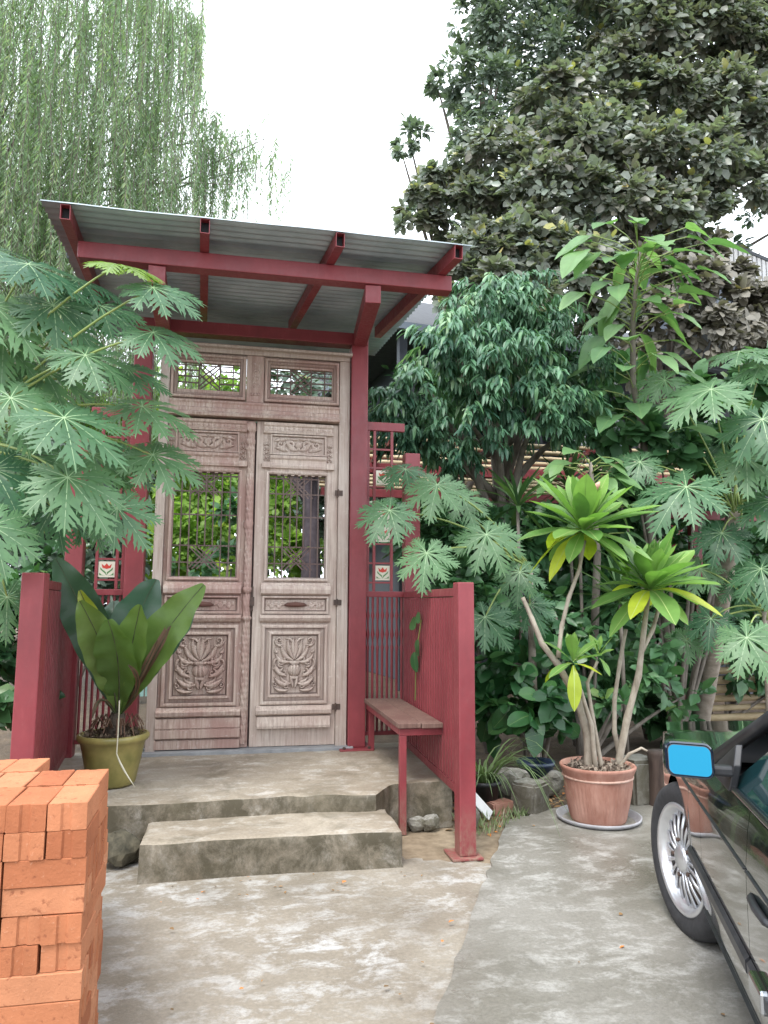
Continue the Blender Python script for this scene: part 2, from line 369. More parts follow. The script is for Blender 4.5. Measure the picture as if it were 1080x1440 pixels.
def noisy_box(name, x0, x1, y0, y1, z0, z1, mat, parent=None, res=.035, amp=.007, frontfn=None, seed=0, edge=.006):
    nx, ny, nz_ = [max(2, int((b-a)/res)) for a, b in ((x0, x1), (y0, y1), (z0, z1))]
    bm = bmesh.new(); vd = {}
    def V(i, j, k):
        key = (i, j, k)
        if key in vd: return vd[key]
        x = x0+(x1-x0)*i/nx; y = y0+(y1-y0)*j/ny; z = z0+(z1-z0)*k/nz_
        onx = (i in (0, nx)); ony = (j in (0, ny)); onz = (k == nz_)
        p = Vector((x, y, z)); n = noise.noise_vector(p*9+Vector((seed, 0, 0)))
        q = p+n*amp*(1 if k else 0)
        ne = onx+ony+onz
        if ne >= 2 and k:
            c = Vector(((x0+x1)/2, (y0+y1)/2, (z0+z1)/2)); e = edge*(.6+1.6*max(0, noise.noise(p*6+Vector((0, seed, 3)))))
            if onx: q.x -= math.copysign(e, x-c.x)
            if ony: q.y -= math.copysign(e, y-c.y)
            if onz: q.z -= e
        if frontfn: q.y += frontfn(x)*(1-j/ny)
        vd[key] = bm.verts.new(q); return vd[key]
    def face(*ks): bm.faces.new([V(*k) for k in ks])
    for i in range(nx):
        for j in range(ny): face((i, j, nz_), (i+1, j, nz_), (i+1, j+1, nz_), (i, j+1, nz_))
        for k in range(nz_): face((i, 0, k), (i+1, 0, k), (i+1, 0, k+1), (i, 0, k+1)); face((i+1, ny, k), (i, ny, k), (i, ny, k+1), (i+1, ny, k+1))
    for j in range(ny):
        for k in range(nz_): face((nx, j, k), (nx, j+1, k), (nx, j+1, k+1), (nx, j, k+1)); face((0, j+1, k), (0, j, k), (0, j, k+1), (0, j+1, k+1))
    if parent is not None:
        bmesh.ops.translate(bm, verts=bm.verts, vec=-Vector(root_of(parent).location))
    me = bpy.data.meshes.new(name); bm.to_mesh(me); bm.free(); me.materials.append(mat)
    me.polygons.foreach_set('use_smooth', [True]*len(me.polygons))
    o = bpy.data.objects.new(name, me); COL.objects.link(o)
    if parent is not None: o.parent = parent
    es = o.modifiers.new('edge', 'EDGE_SPLIT'); es.split_angle = R(38)
    return o
tag(noisy_box('concrete_landing', -1.35, 1.40, 4.46, 6.02, 0, .285, STEPC, None, .03, .006,
              lambda x: .02*math.sin(x*5)+.215*min(1, max(0, (x-.86)/.13))),
    'weathered concrete landing under the carved door, mossy front edge', 'landing')
tag(noisy_box('concrete_step', -.43, .93, 4.055, 4.50, 0, .188, STEPC, None, .025, .005, lambda x: .012*math.sin(x*4+1), 5),
    'single loose concrete step in front of the landing, dark mossy riser', 'step')

# ------------------------------------------------------------------ the gate: carved double door
YD = 5.85
door = thing('carved_door', 'tall weathered carved wooden double door with lattice windows and transom', 'door', (0.14, YD, .285))
def spiral(cx, cz, r0, r1, a0, a1, n=22):
    return [(cx+(r0+(r1-r0)*i/(n-1))*math.cos(a0+(a1-a0)*i/(n-1)), cz+(r0+(r1-r0)*i/(n-1))*math.sin(a0+(a1-a0)*i/(n-1))) for i in range(n)]
def curve(p0, p1, p2, n=12):
    return [((1-t)**2*p0[0]+2*t*(1-t)*p1[0]+t*t*p2[0], (1-t)**2*p0[1]+2*t*(1-t)*p1[1]+t*t*p2[1]) for t in np.linspace(0, 1, n)]
def relief(name, x0, x1, z0, z1, y, strokes, mat, parent, nx=90, nz_=120, amp=.028, extra=None, nse=.0012):
    """carved height field: strokes in unit coords u in [-1,1], v in [0,h]; each (points, r0, r1, height)"""
    W = x1-x0; H = z1-z0; u = np.linspace(-1, 1, nx); v = np.linspace(0, 2*H/W, nz_)
    U, V = np.meshgrid(u, v); h = np.zeros_like(U)
    for pts, r0, r1, a in strokes:
        n = len(pts)
        for i, (pu, pv) in enumerate(pts):
            r_ = r0+(r1-r0)*i/max(1, n-1); d2 = ((U-pu)**2+(V-pv)**2)/(r_*r_)
            h = np.maximum(h, a*np.sqrt(np.clip(1-d2, 0, 1)))
    if extra is not None: h = np.maximum(h, extra(U, V))
    h = h*amp + rng.normal(0, nse, h.shape)
    m_ = np.minimum(np.minimum(U+1, 1-U), np.minimum(V, V.max()-V)); h *= np.clip(m_*14, 0, 1)
    X = x0+(U+1)/2*W; Z = z0+V/2*W
    vv = np.stack([X.ravel(), (y-h).ravel(), Z.ravel()], 1)
    idx = np.arange(nx*nz_).reshape(nz_, nx)
    ff = np.stack([idx[:-1, :-1].ravel(), idx[:-1, 1:].ravel(), idx[1:, 1:].ravel(), idx[1:, :-1].ravel()], 1)
    mb = MB(); mb.add(vv.tolist(), ff.tolist()); return mb.build(name, mat, parent, True)
def sym(st): return st+[([(-a, b) for a, b in p], r0, r1, h) for p, r0, r1, h in st]
def leafstroke(p0, p1, p2, wd=.1, h=.8):
    c = curve(p0, p1, p2, 14); out = []
    for i, q in enumerate(c): out.append(([q], wd*math.sin(math.pi*(.12+.85*i/13))+.012, 0.01, h))
    return [(o[0], o[1], o[1], o[3]) for o in out]
def vase_strokes(hh):
    st = []
    st += leafstroke((.0, .62*hh), (.10, .8*hh), (.05, .97*hh), .10)
    st += leafstroke((.04, .60*hh), (.35, .75*hh), (.30, .95*hh), .09)
    st += leafstroke((.10, .58*hh), (.55, .62*hh), (.62, .88*hh), .10)
    st += leafstroke((.15, .55*hh), (.75, .50*hh), (.85, .70*hh), .09)
    st += [(spiral(.62, .56*hh, .20, .05, 2.6, 9.0), .055, .035, .75)]
    st += [(spiral(.70, .93*hh, .14, .04, -1.0, 4.5), .05, .03, .65)]
    st += [(spiral(.48, .36*hh, .17, .04, 1.2, -5.0), .05, .03, .7)]
    st += leafstroke((.40, .30*hh), (.85, .34*hh), (.88, .52*hh), .10)
    st += [(spiral(.34, .12*hh, .16, .04, 2.0, -4.2), .05, .03, .75)]
    st += leafstroke((.20, .16*hh), (.60, .10*hh), (.88, .27*hh), .11)
    st += leafstroke((.30, .05*hh), (.62, .0*hh), (.9, .10*hh), .08)
    st += leafstroke((.05, .10*hh), (.10, .2*hh), (.18, .30*hh), .07)
    for q in range(5):
        st += leafstroke((.30+.12*q, (.20+.13*q)*hh), (.55+.08*q, (.18+.13*q)*hh), (.62+.07*q, (.30+.12*q)*hh), .055, .6)
    st += leafstroke((.55, .84*hh), (.80, .80*hh), (.93, .93*hh), .06, .6)+leafstroke((.12, .90*hh), (.20, .97*hh), (.42, .96*hh), .05, .55)+leafstroke((.80, .60*hh), (.95, .58*hh), (.95, .44*hh), .05, .6)
    st += [(spiral(.82, .42*hh, .11, .03, 0, 6), .035, .025, .6), (spiral(.86, .15*hh, .10, .03, 1, -5), .035, .025, .6), (spiral(.28, .80*hh, .10, .03, 2, 8), .035, .025, .55)]
    st += [([(.92, .42*hh)], .06, .06, .6), ([(.55, .78*hh)], .06, .06, .5), ([(.18, .72*hh)], .05, .05, .6)]
    return sym(st)
def vase_extra(hh):
    def f(U, V):
        c = .40*hh; e = ((U/.30)**2+((V-c)/(.12*hh))**2)
        bulb = 1.25*np.sqrt(np.clip(1-e, 0, 1))*(.86+.14*np.cos(U*40))
        neck = np.where((abs(V-.535*hh) < .025*hh) & (abs(U) < .22), .95, 0)
        nk = np.where((V > .49*hh) & (V < .53*hh) & (abs(U) < .13), .75, 0)
        ft = np.where((V > .245*hh) & (V < .285*hh) & (abs(U) < .16), .8, 0)
        return np.maximum(np.maximum(bulb, neck), np.maximum(nk, ft))
    return f
def scroll_band(hh):
    st = [(spiral(.30, .5*hh, .17, .03, .5, 6.5), .06, .035, .75), (spiral(.70, .55*hh, .16, .03, 3.0, 9.0), .06, .035, .75)]
    st += leafstroke((.08, .2*hh), (.30, .25*hh), (.48, .75*hh), .09) + leafstroke((.45, .15*hh), (.6, .3*hh), (.88, .3*hh), .09)
    st += leafstroke((.5, .85*hh), (.7, .9*hh), (.92, .7*hh), .07) + leafstroke((.05, .85*hh), (.2, .95*hh), (.35, .85*hh), .06)
    st = sym(st); st += [([(0, .5*hh)], .13, .13, 1.0), ([(0, .28*hh)], .07, .07, .7)]
    return st
def bead_row(hh, n, r=.9):
    st = []
    for i in range(n):
        u = -1+2*(i+.5)/n; st.append(([(u, .5*hh-.01), (u, .5*hh+.01)], r/n, r/n, .9))
    return st

# frame (jambs, head, transom rail, mullion) all butted
fr = MB()
for x0, x1, mt in ((-.605, -.535, 0), (.800, .885, 0)):
    f = MB().box(x0, x1, YD-.03, YD+.09, .292, 3.36).build('jamb', WOODG, door, bevel=.004)
f = MB().box(-.605, .885, YD-.035, YD+.09, 3.362, 3.425).build('head_rail', WOODG, door, bevel=.004)
hl = MB().mbar(-.62, .895, [(3.395, .0), (3.395, .05), (3.412, .055), (3.425, .03), (3.43, 0)], YD-.036).build('head_moulding', WOODG, f)
tr = MB().box(-.533, .798, YD-.02, YD+.06, 2.842, 2.975).build('transom_rail', WOOD, door, bevel=.003)
MB().mbar(-.533, .798, [(2.842, 0), (2.842, .055), (2.858, .06), (2.872, .045), (2.885, .03), (2.905, .028), (2.92, .012), (2.945, .012), (2.958, .022), (2.97, .02), (2.97, 0)], YD-.021).build('transom_moulding', WOOD, tr)
mu = MB().box(.052, .190, YD-.022, YD+.06, 2.977, 3.36).build('mullion', WOOD, door, bevel=.003)
relief('mullion_carving', .085, .160, 3.03, 3.32, YD-.024, bead_row(.6, 3)+[(spiral(0, 2.2, .6, .1, 0, 6), .16, .1, .7), (spiral(0, 5.2, .6, .1, 0, 6), .16, .1, .7), ([(0, 3.7)], .5, .5, .8)], WOOD, mu, 24, 80, .012)
def lattice(name, x0, x1, z0, z1, parent, vb, hb, diam, y=YD+.02, t=.011):
    mb = MB()
    for x in vb: mb.box(x-t/2, x+t/2, y-.008, y+.008, z0, z1)
    for z in hb: mb.box(x0, x1, y-.0055, y+.0055, z-t/2, z+t/2)
    for a, b in diam: mb.beam((a[0], y-.003, a[1]), (b[0], y-.003, b[1]), .009, t, (0, -1, 0)) if False else mb.beam((a[0], y-.001, a[1]), (b[0], y-.001, b[1]), .008, t)
    return mb.build(name, WOODD, parent)
MPROF = [(0, .0), (0, .030), (.008, .036), (.018, .036), (.024, .022), (.034, .020), (.044, .008), (.05, -.012)]
for x0, x1, o0, o1 in ((-.533, .050, -.480, .005), (.192, .798, .235, .742)):
    tp = MB()
    z0, z1 = 3.062, 3.282
    tp.box(x0, o0, YD+.0, YD+.045, 2.977, 3.36).box(o1, x1, YD+.0, YD+.045, 2.977, 3.36)
    tp.box(o0, o1, YD+.0, YD+.045, 2.977, z0).box(o0, o1, YD+.0, YD+.045, z1, 3.36)
    p_ = tp.build('transom_light', WOOD, door)
    MB().mframe(x0+.004, x1-.004, 2.99, 3.345, MPROF, YD).build('moulding', WOOD, p_)
    W = o1-o0; cx = (o0+o1)/2; cz = (z0+z1)/2; s_ = .078
    vb = [o0+W*k for k in (.12, .335, .665, .88)]
    hb = [z0+(z1-z0)*k for k in (.27, .5, .73)]
    mb = MB(); y = YD+.02; t = .010
    for x in vb: mb.box(x-t/2, x+t/2, y-.008, y+.008, z0, z1)
    for z in hb:
        mb.box(o0, vb[1]-t/2, y-.005, y+.005, z-t/2, z+t/2); mb.box(vb[2]+t/2, o1, y-.005, y+.005, z-t/2, z+t/2)
    for sg in (1, -1):
        for off in (-.06, 0, .06):
            a = Vector((vb[1], y-.002*sg, cz+sg*off-sg*.08)); b = Vector((vb[2], y-.002*sg, cz+sg*off+sg*.08))
            a.z = min(max(a.z, z0), z1); b.z = min(max(b.z, z0), z1); mb.beam(a, b, .007, t)
    mb.box(o0, o1, y-.0045, y+.0045, z1-.022, z1-.014)
    mb.build('lattice', WOODD, p_)

def make_leaf(x0, x1, left):
    lf = MB()
    o0, o1 = (x0+.060, x1-.122) if left else (x0+.108, x1-.100)
    zb, zt = .312, 2.832
    w0, w1 = 1.592, 2.425
    lf.box(x0, o0, YD, YD+.05, zb, zt).box(o1, x1, YD, YD+.05, zb, zt)
    lf.box(o0, o1, YD, YD+.05, zb, w0).box(o0, o1, YD, YD+.05, w1, zt)
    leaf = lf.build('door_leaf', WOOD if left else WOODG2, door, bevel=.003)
    wd = WOOD if left else WOODG2
    def B(name, mb, mat=wd, sm=False): return mb.build(name, mat, leaf, sm)
    a0, a1 = o0-.035, o1+.035
    # egg and dart band and carved frieze panel
    B('frieze_cornice', MB().mbar(a0-.02, a1+.02, [(2.735, 0), (2.735, .03), (2.75, .036), (2.76, .02), (2.79, .02), (2.80, .034), (2.82, .038), (2.826, 0)], YD))
    relief('egg_and_dart', a0-.01, a1+.01, 2.760, 2.790, YD-.0215, bead_row(2*.03/(a1-a0+.02), 14), wd, leaf, 160, 12, .012)
    b0, b1 = o0+.0, o1-.0
    B('frieze_frame', MB().mframe(b0, b1, 2.565, 2.728, [(0, 0), (0, .026), (.010, .026), (.016, .006)], YD))
    relief('frieze_carving', b0+.017, b1-.017, 2.582, 2.711, YD-.004, scroll_band(2*.129/(b1-b0-.034)), wd, leaf, 130, 50, .022)
    for q0, q1 in ((b0-.058, b0-.006), (b1+.006, b1+.058)):
        if left and q1 > x1-.05: q1 = x1-.075
        relief('capital', q0, q1, 2.50, 2.725, YD-.001, [(spiral(-.4, 5.6, .35, .08, 0, 6), .2, .1, .8), (spiral(.4, 5.6, .35, .08, 3.1, -3), .2, .1, .8)]+[([(u, 1.0+j*1.5)], .28, .28, .7) for u in (-.5, .5) for j in range(3)]+[([(0, 1.6+j*1.4)], .32, .32, .9) for j in range(3)], wd, leaf, 28, 90, .02)
        B('capital_base', MB().box(q0-.006, q1+.006, YD-.045, YD, 2.455, 2.497))
    B('lintel_moulding', MB().mbar(b0, b1, [(2.43, 0), (2.43, .012), (2.45, .014), (2.455, .034), (2.475, .04), (2.50, .03), (2.52, .03), (2.535, .045), (2.555, .048), (2.562, 0)], YD))
    B('dentils', (lambda m_: [m_.box(b0+.06+i*(b1-b0-.12)/6, b0+.085+i*(b1-b0-.12)/6, YD-.012, YD+.01, 2.40, 2.428) for i in range(7)] and m_)(MB()))
    # window with lattice
    B('window_moulding', MB().mframe(o0-.028, o1+.028, w0-.028, w1+.004, [(0, 0), (0, .022), (.008, .028), (.018, .022), (.024, .01), (.030, -.025)], YD))
    W = o1-o0; cx = (o0+o1)/2
    mb = MB(); y = YD+.022; t = .010
    vb = [o0+W*k for k in (.12, .25, .38, .5, .62, .75, .88)]
    for i, x in enumerate(vb):
        mb.box(x-t/2, x+t/2, y-.007, y+.007, w0+.0 if i in (0, 1, 5, 6) else w0+.24, w1)
    for z in (w0+.11, w0+.24, w0+.48, w1-.17, w1-.045): mb.box(o0, o1, y-.0045, y+.0045, z-t/2, z+t/2)
    for cz in (w0+.15, w1-.11):
        for sg in (1, -1):
            for off in (-.07, 0, .07): mb.beam((cx-.09+off*.5, y+.0015*sg, cz-sg*.09-0), (cx+.09+off*.5, y+.0015*sg, cz+sg*.09), .006, t)
    B('window_lattice', mb, WOODD)
    # middle rails
    B('sill_moulding', MB().mbar(a0-.012, a1+.012, [(1.452, 0), (1.452, .02), (1.468, .05), (1.50, .056), (1.525, .05), (1.535, .03), (1.548, .026), (1.556, 0)], YD))
    B('drawer_frame', MB().mframe(a0, a1, 1.312, 1.448, [(0, 0), (0, .030), (.012, .032), (.020, .012), (.026, .004)], YD))
    h1 = 2*.08/(a1-a0-.054)
    fl = []
    for i in range(5):
        u = .42+i*.125; fl += [([(u, h1*.5+.05*(-1)**i)], .07, .07, .6), (curve((u-.06, h1*.5), (u, h1*.8), (u+.06, h1*.4), 8), .03, .02, .5)]
    relief('drawer_carving', a0+.027, a1-.027, 1.340, 1.420, YD-.003, sym(fl), wd, leaf, 120, 34, .016)
    boss = MB()
    bx = [cx-.075+i*.0375 for i in range(5)]
    boss.tube([(cx-.085, YD-.016, 1.378), (cx-.06, YD-.022, 1.382), (cx, YD-.026, 1.384), (cx+.06, YD-.022, 1.382), (cx+.085, YD-.016, 1.378)], [.006, .016, .021, .016, .006], 10)
    B('drawer_boss', boss, WOODR, True)
    B('ledge_moulding', MB().mbar(a0-.015, a1+.015, [(1.245, 0), (1.245, .016), (1.258, .036), (1.28, .05), (1.295, .046), (1.305, .02), (1.308, 0)], YD))
    # lower framed panel
    B('panel_frame', MB().mframe(a0, a1, .622, 1.228, [(0, 0), (0, .022), (.010, .030), (.022, .030), (.030, .016), (.052, .014), (.060, .030), (.072, .030), (.080, .010), (.086, .004)], YD))
    px0, px1, pz0, pz1 = a0+.088, a1-.088, .712, 1.140
    hh = 2*(pz1-pz0)/(px1-px0)
    relief('carved_panel', px0, px1, pz0, pz1, YD-.003, vase_strokes(hh), wd, leaf, 120, 160, .040, vase_extra(hh))
    B('base_moulding', MB().mbar(a0-.03, a1+.03, [(.545, 0), (.545, .03), (.558, .05), (.585, .055), (.60, .034), (.614, .030), (.618, 0)], YD))
    if left:
        B('kick_panel', MB().mbar(a0-.03, a1+.03, [(.392, 0), (.392, .040), (.40, .048), (.455, .047), (.458, .038), (.466, .038), (.47, .046), (.538, .04), (.542, 0)], YD))
        B('foot_board', MB().mbar(a0-.035, a1+.03, [(.318, 0), (.318, .034), (.375, .036), (.384, .026), (.388, 0)], YD))
    else:
        B('kick_panel', MB().mbar(a0-.02, a1+.02, [(.452, 0), (.452, .052), (.47, .056), (.535, .045), (.541, 0)], YD))
    return leaf
WOODG2 = mk_wood('weathered_pale_teak', [(.33, .255, .225), (.52, .435, .375), (.66, .59, .525), (.40, .29, .25), (.70, .65, .61)], .7)
WOODR = mk_wood('reddish_worn_teak', [(.17, .07, .05), (.24, .11, .085), (.33, .19, .15), (.2, .08, .06), (.4, .3, .25)])
MB().box(.118, .160, YD+.052, YD+.075, .312, 2.83).build('gap_backing', WOODD, door)  # dark strip added behind the gap between the leaves so it reads dark
lfL = make_leaf(-.533, .132, True); lfR = make_leaf(.146, .798, False)
# astragal half column on the left leaf
prof = []
for z in np.linspace(.34, 2.82, 190):
    r_ = .026+.003*math.sin(z*140)
    for zc, rr, hw in ((2.78, .040, .03), (2.66, .034, .018), (2.60, .036, .016), (1.50, .042, .02), (1.275, .040, .016), (1.40, .034, .03), (2.0, .034, .03)):
        if abs(z-zc) < hw: r_ = max(r_, rr)
    prof.append((r_, z))
MB().lathe(prof, (.098, YD, 0), 14, math.pi, 2*math.pi, lambda r_, z, an, i: r_+.0035*math.sin(an*6+z*60)).build('astragal_column', WOOD, lfL, True)
MB().box(.134, .150, YD-.018, YD+.0, 1.33, 1.52).box(.126, .158, YD-.026, YD-.018, 1.37, 1.44).build('lock_plate', IRON, lfR)
for z in (2.27, 1.40, .60):
    MB().box(.772, .835, YD-.034, YD-.0305, z-.022, z+.022).tube([(.798, YD-.036, z-.03), (.798, YD-.036, z+.03)], .006, 8).build('hinge', IRON, door)
tag(MB().box(-.66, .93, YD-.10, YD+.12, .279, .3085).build('door_threshold', STONE_SILL, bevel=.004), 'low grey threshold strip under the carved door', 'threshold')

# ------------------------------------------------------------------ porch canopy: posts, beams, rafters, corrugated roof
can = thing('porch_canopy', 'red steel porch canopy with corrugated metal roof over the door', 'canopy', (.1, YD, .285))
for x in (-.735, .960):
    p_ = MB().box(x-.068, x+.068, YD-.07, YD+.07, .297, 3.50).build('post', RED, can, bevel=.006)
    bp = MB().box(x-.14, x+.12, YD-.16, YD+.12, .284, .2965).build('base_plate', RED, p_, bevel=.003)
    bt = MB()
    for dx in (-.105, .088):
        for dy in (-.13, .09): bt.lathe([(.012, 0), (.012, .012), (.008, .018), (0, .018)], (x+dx, YD+dy, .297), 6)
    bt.build('bolt', IRON, p_)
MB().box(-.805, 1.03, YD-.06, YD+.06, 3.501, 3.60).build('door_beam', RED, can, bevel=.005)
for x in (-.535, .858):
    MB().beam((x, 4.66, 3.452), (x+(.1 if x > 0 else -.06), 5.785, 3.55), .105, .12).build('bracket', RED, can, bevel=.004)
ft = MB().box(-1.01, 1.40, 4.64, 4.745, 3.515, 3.622).build('front_beam', RED, can, bevel=.005)
raf = ((at(92, 312, 4.38).x, -1.10), (at(288, 332, 4.38).x, -.31), (at(478, 350, 4.38).x, .42), (at(644, 372, 4.38).x, 1.17))
def zr(y): return 3.628+.05*(y-4.70)      # underside of rafters
for xf, xb in raf:
    a = Vector((xf, 4.36, zr(4.36)+.045)); b = Vector((xb, 6.12, zr(6.12)+.045)); d = (b-a).normalized()
    t_ = .0035; sdv = d.cross(Vector((0, 0, 1))).normalized(); uv = sdv.cross(d)
    mb = MB(); hw, hh = .028, .045     # open box section so that the hollow ends read as in the photo
    for off, wd, ht in ((sdv*(hw-t_/2), t_, 2*hh), (-sdv*(hw-t_/2), t_, 2*hh), (uv*(hh-t_/2), 2*hw-2*t_, t_), (-uv*(hh-t_/2), 2*hw-2*t_, t_)):
        mb.beam(a+off, b+off, wd, ht)
    rf_ = mb.build('rafter', RED, can)
    MB().beam(a+d*.05, a+d*.055, 2*hw-2.2*t_, 2*hh-2.2*t_).build('rafter_dark_plug', BLACK, rf_)  # black plate standing in for the shade inside the hollow end
def corr(name, fx0, fx1, y0, y1, lift):
    nx, ny = 14, int((y1-y0)/.0049)
    vv = []; pitch = .078
    for lay in (0, .0012):
        for j in range(ny+1):
            y = y0+(y1-y0)*j/ny
            for i in range(nx+1):
                t_ = i/nx; xa = fx0+(-.0)*t_; x = fx0+(fx1-fx0)*t_ - .05*(y-4.35)*(1 if True else 0)*(.2+t_)
                sag = .006*math.sin(t_*9+y*2)+.004*math.sin(t_*23)
                z = zr(y)+.0905+.012+.011*math.sin(2*math.pi*y/pitch)+lift+sag*.4+lay
                vv.append((x, y, z))
    n1 = (nx+1)*(ny+1); ff = []
    for lay in (0, 1):
        for j in range(ny):
            for i in range(nx):
                q = (lay*n1+j*(nx+1)+i, lay*n1+j*(nx+1)+i+1, lay*n1+(j+1)*(nx+1)+i+1, lay*n1+(j+1)*(nx+1)+i)
                ff.append(q if lay else q[::-1])
    bd = [j*(nx+1) for j in range(ny+1)]; be = [j*(nx+1)+nx for j in range(ny+1)]
    for arr in (bd, be, list(range(nx+1)), [ny*(nx+1)+i for i in range(nx+1)]):
        for p, q in zip(arr[:-1], arr[1:]): ff.append((p, q, q+n1, p+n1))
    mb = MB(); mb.add(vv, ff); return mb.build(name, SHEET, can, True)
corr('roof_sheet', -1.17, 1.46, 4.35, 5.25, 0); corr('roof_sheet', -1.19, 1.47, 5.17, 7.05, .012)

# ------------------------------------------------------------------ side screens, bench, lattice fences
scr = thing('side_screen', 'red ribbed side wall with thick end post behind the bench', 'screen', (1.31, 4.14, 0))
def screen(t_, a, b, post, z1, ribs_side):
    """post = (x0,x1,y0,y1); ribbed metal panel from a to b"""
    p_ = MB().box(*post, .0145, z1).build('end_post', RED, t_, bevel=.006)
    pl = MB().box(post[0]-.05, post[1]+.03, post[2]-.035, post[3]+.05, .002, .0142).build('base_plate', RED, p_, bevel=.002)
    a = Vector(a); b = Vector(b); ln = (b-a).length; d = (b-a)/ln
    nrm = Vector((-d.y, d.x, 0))*ribs_side
    n = int(ln/.068); vv = []; ff = []
    for i in range(n):
        for u, h in ((0, .0), (.30, .0), (.36, .026), (.94, .026)):
            q = a+d*(ln*(i+u)/n)+nrm*h; vv += [(q.x, q.y, .36), (q.x, q.y, z1-.085)]
    k = len(vv)//2; ff = [(2*i, 2*i+2, 2*i+3, 2*i+1) for i in range(k-1)]
    mb = MB(); mb.add(vv, ff); m2 = len(vv)
    mb.add([(Vector(v)-nrm*.012)[:] for v in vv], [f[::-1] for f in ff])
    mb.build('ribbed_panel', RED, t_)
    z = Vector((0, 0, 1))
    MB().beam(a+z*(z1-.055)-nrm*.0, b+z*(z1-.055), .05, .05).build('top_rail', RED, t_, bevel=.004)
    MB().beam(a+z*.33, b+z*.33, .05, .05).build('bottom_rail', RED, t_, bevel=.004)
    if True:
        q = a+d*.015+nrm*.02
        MB().beam(a+d*.01+z*.37, a+d*.01+z*(z1-.09), .02, .02, (1, 0, 0)).build('edge_trim', RED, t_)
screen(scr, (1.315, 4.205, 0), (1.36, 5.80, 0), (1.262, 1.358, 4.095, 4.20), 1.52, 1)
scl = thing('side_screen', 'dark red side wall with thick end post behind the brick stack', 'screen', (-1.01, 4.14, 0))
screen(scl, (-1.01, 4.205, 0), (-1.16, 5.80, 0), (-1.066, -.955, 4.085, 4.20), 1.545, -1)

ben = thing('bench', 'narrow wooden bench on a red steel frame against the red side wall', 'bench', (1.15, 5.1, 0))
MB().box(1.015, 1.160, 4.555, 5.77, .632, .664).build('seat_plank', PLANK, ben, bevel=.005)
MB().box(1.164, 1.300, 4.55, 5.77, .630, .662).build('seat_plank', PLANK, ben, bevel=.005)
MB().box(1.030, 1.300, 4.575, 4.615, .586, .629).build('seat_rail', RED, ben, bevel=.003)
MB().box(1.030, 1.073, 4.617, 5.77, .586, .629).build('seat_rail', RED, ben, bevel=.003)
MB().box(1.030, 1.073, 4.575, 4.615, .0, .585).build('leg', RED, ben, bevel=.003)
MB().box(1.045, 1.088, 5.72, 5.76, .286, .585).build('leg', RED, ben, bevel=.003)

TILEW = mk_plain('cream_tile', (.62, .58, .48), .35); TILER = mk_plain('red_tile_flower', (.50, .045, .03), .35); TILEG = mk_plain('green_tile_leaf', (.08, .20, .07), .35); TILEB = mk_plain('dark_tile_line', (.08, .05, .04), .4)
TILEP = mk_plain('blue_white_glass', (.45, .55, .68), .2)
def tile(parent, cx, cz, y, s=.118):
    b = MB().box(cx-s/2, cx+s/2, y, y+.008, cz-s/2, cz+s/2).build('tile', TILEW, parent, bevel=.001)
    # flat print of a tulip between two leaves, laid just proud of the glaze
    fl = MB(); k = s/2; yy = y-.0012
    def poly(m_, pts): m_.add([(cx+u*k, yy, cz+v*k) for u, v in pts], [tuple(range(len(pts)))])
    m_ = MB(); poly(m_, [(-.62, .72), (-.50, .2), (0, .05), (.50, .2), (.62, .72), (.28, .42), (0, .78), (-.28, .42)]); m_.build('tulip_print', TILER, b)
    m_ = MB()
    for sg in (1, -1):
        for a_ in ([(0, -.78), (.18, -.5), (.72, -.05), (.80, .30), (.50, -.02), (.08, -.35)], [(.1, -.80), (.55, -.70), (.85, -.42), (.86, -.72)]):
            pts = [(sg*u, v) for u, v in a_]; poly(m_, pts if sg > 0 else pts[::-1])
    m_.build('leaf_print', TILEG, b)
def lattice_fence(label, x0, x1, xp, tilecol, sgn):
    t_ = thing('lattice_fence', label, 'fence', ((x0+x1)/2, YD, .285))
    y0 = YD-.015; MBR = lambda: MB()
    MB().box(xp-.062, xp+.062, YD-.05, YD+.07, .286, 2.62).build('end_post', RED, t_, bevel=.005)
    MB().box(x0, x1, y0-.012, y0+.03, 1.445, 1.49).build('mid_rail', RED, t_, bevel=.003)
    MB().box(x0, x1, y0-.012, y0+.03, .375, .405).build('bottom_rail', RED, t_, bevel=.003)
    MB().box(x0, x1, y0-.012, y0+.03, 2.80, 2.87).build('top_rail', RED, t_, bevel=.003)
    n = max(3, int(round((x1-x0)/.040)))
    sc_ = .015
    for i in range(n):       # carved-looking balusters
        x = x0+(x1-x0)*(i+.5)/n
        pr = [(.010, .406), (.010, 1.02), (.014, 1.05), (.008, 1.07), (.008, 1.11), (.016, 1.15), (.009, 1.20), (.008, 1.26), (.015, 1.30), (.008, 1.34), (.010, 1.37), (.010, 1.444)]
        MB().lathe(pr, (x, y0+.009, 0), 8).build('baluster', RED, t_, True)
    xs = [x0+.012, tilecol-.072, tilecol+.072] if sgn > 0 else [tilecol-.072, tilecol+.072, x1-.012]
    for x in xs: MB().box(x-.011, x+.011, y0-.006, y0+.022, 1.491, 2.799).build('upright', RED, t_, bevel=.002)
    z = 1.56; i = 0
    while z < 2.75:
        MB().box(min(xs)+.0115, max(xs)-.0115, y0-.003, y0+.019, z-.007, z+.007).build('crossbar', RED, t_) if True else None
        z += .155; i += 1
    for zc in (1.6375, 1.9475, 2.1025, 2.4125): tile(t_, tilecol, zc, y0+.002)
    return t_
lattice_fence('red lattice fence with flower tiles between the right door post and bench wall', 1.032, 1.345, 1.408, 1.168, 1)
lattice_fence('red lattice fence with flower tiles left of the door behind the fern', -1.098, -.808, -1.165, -.935, -1)

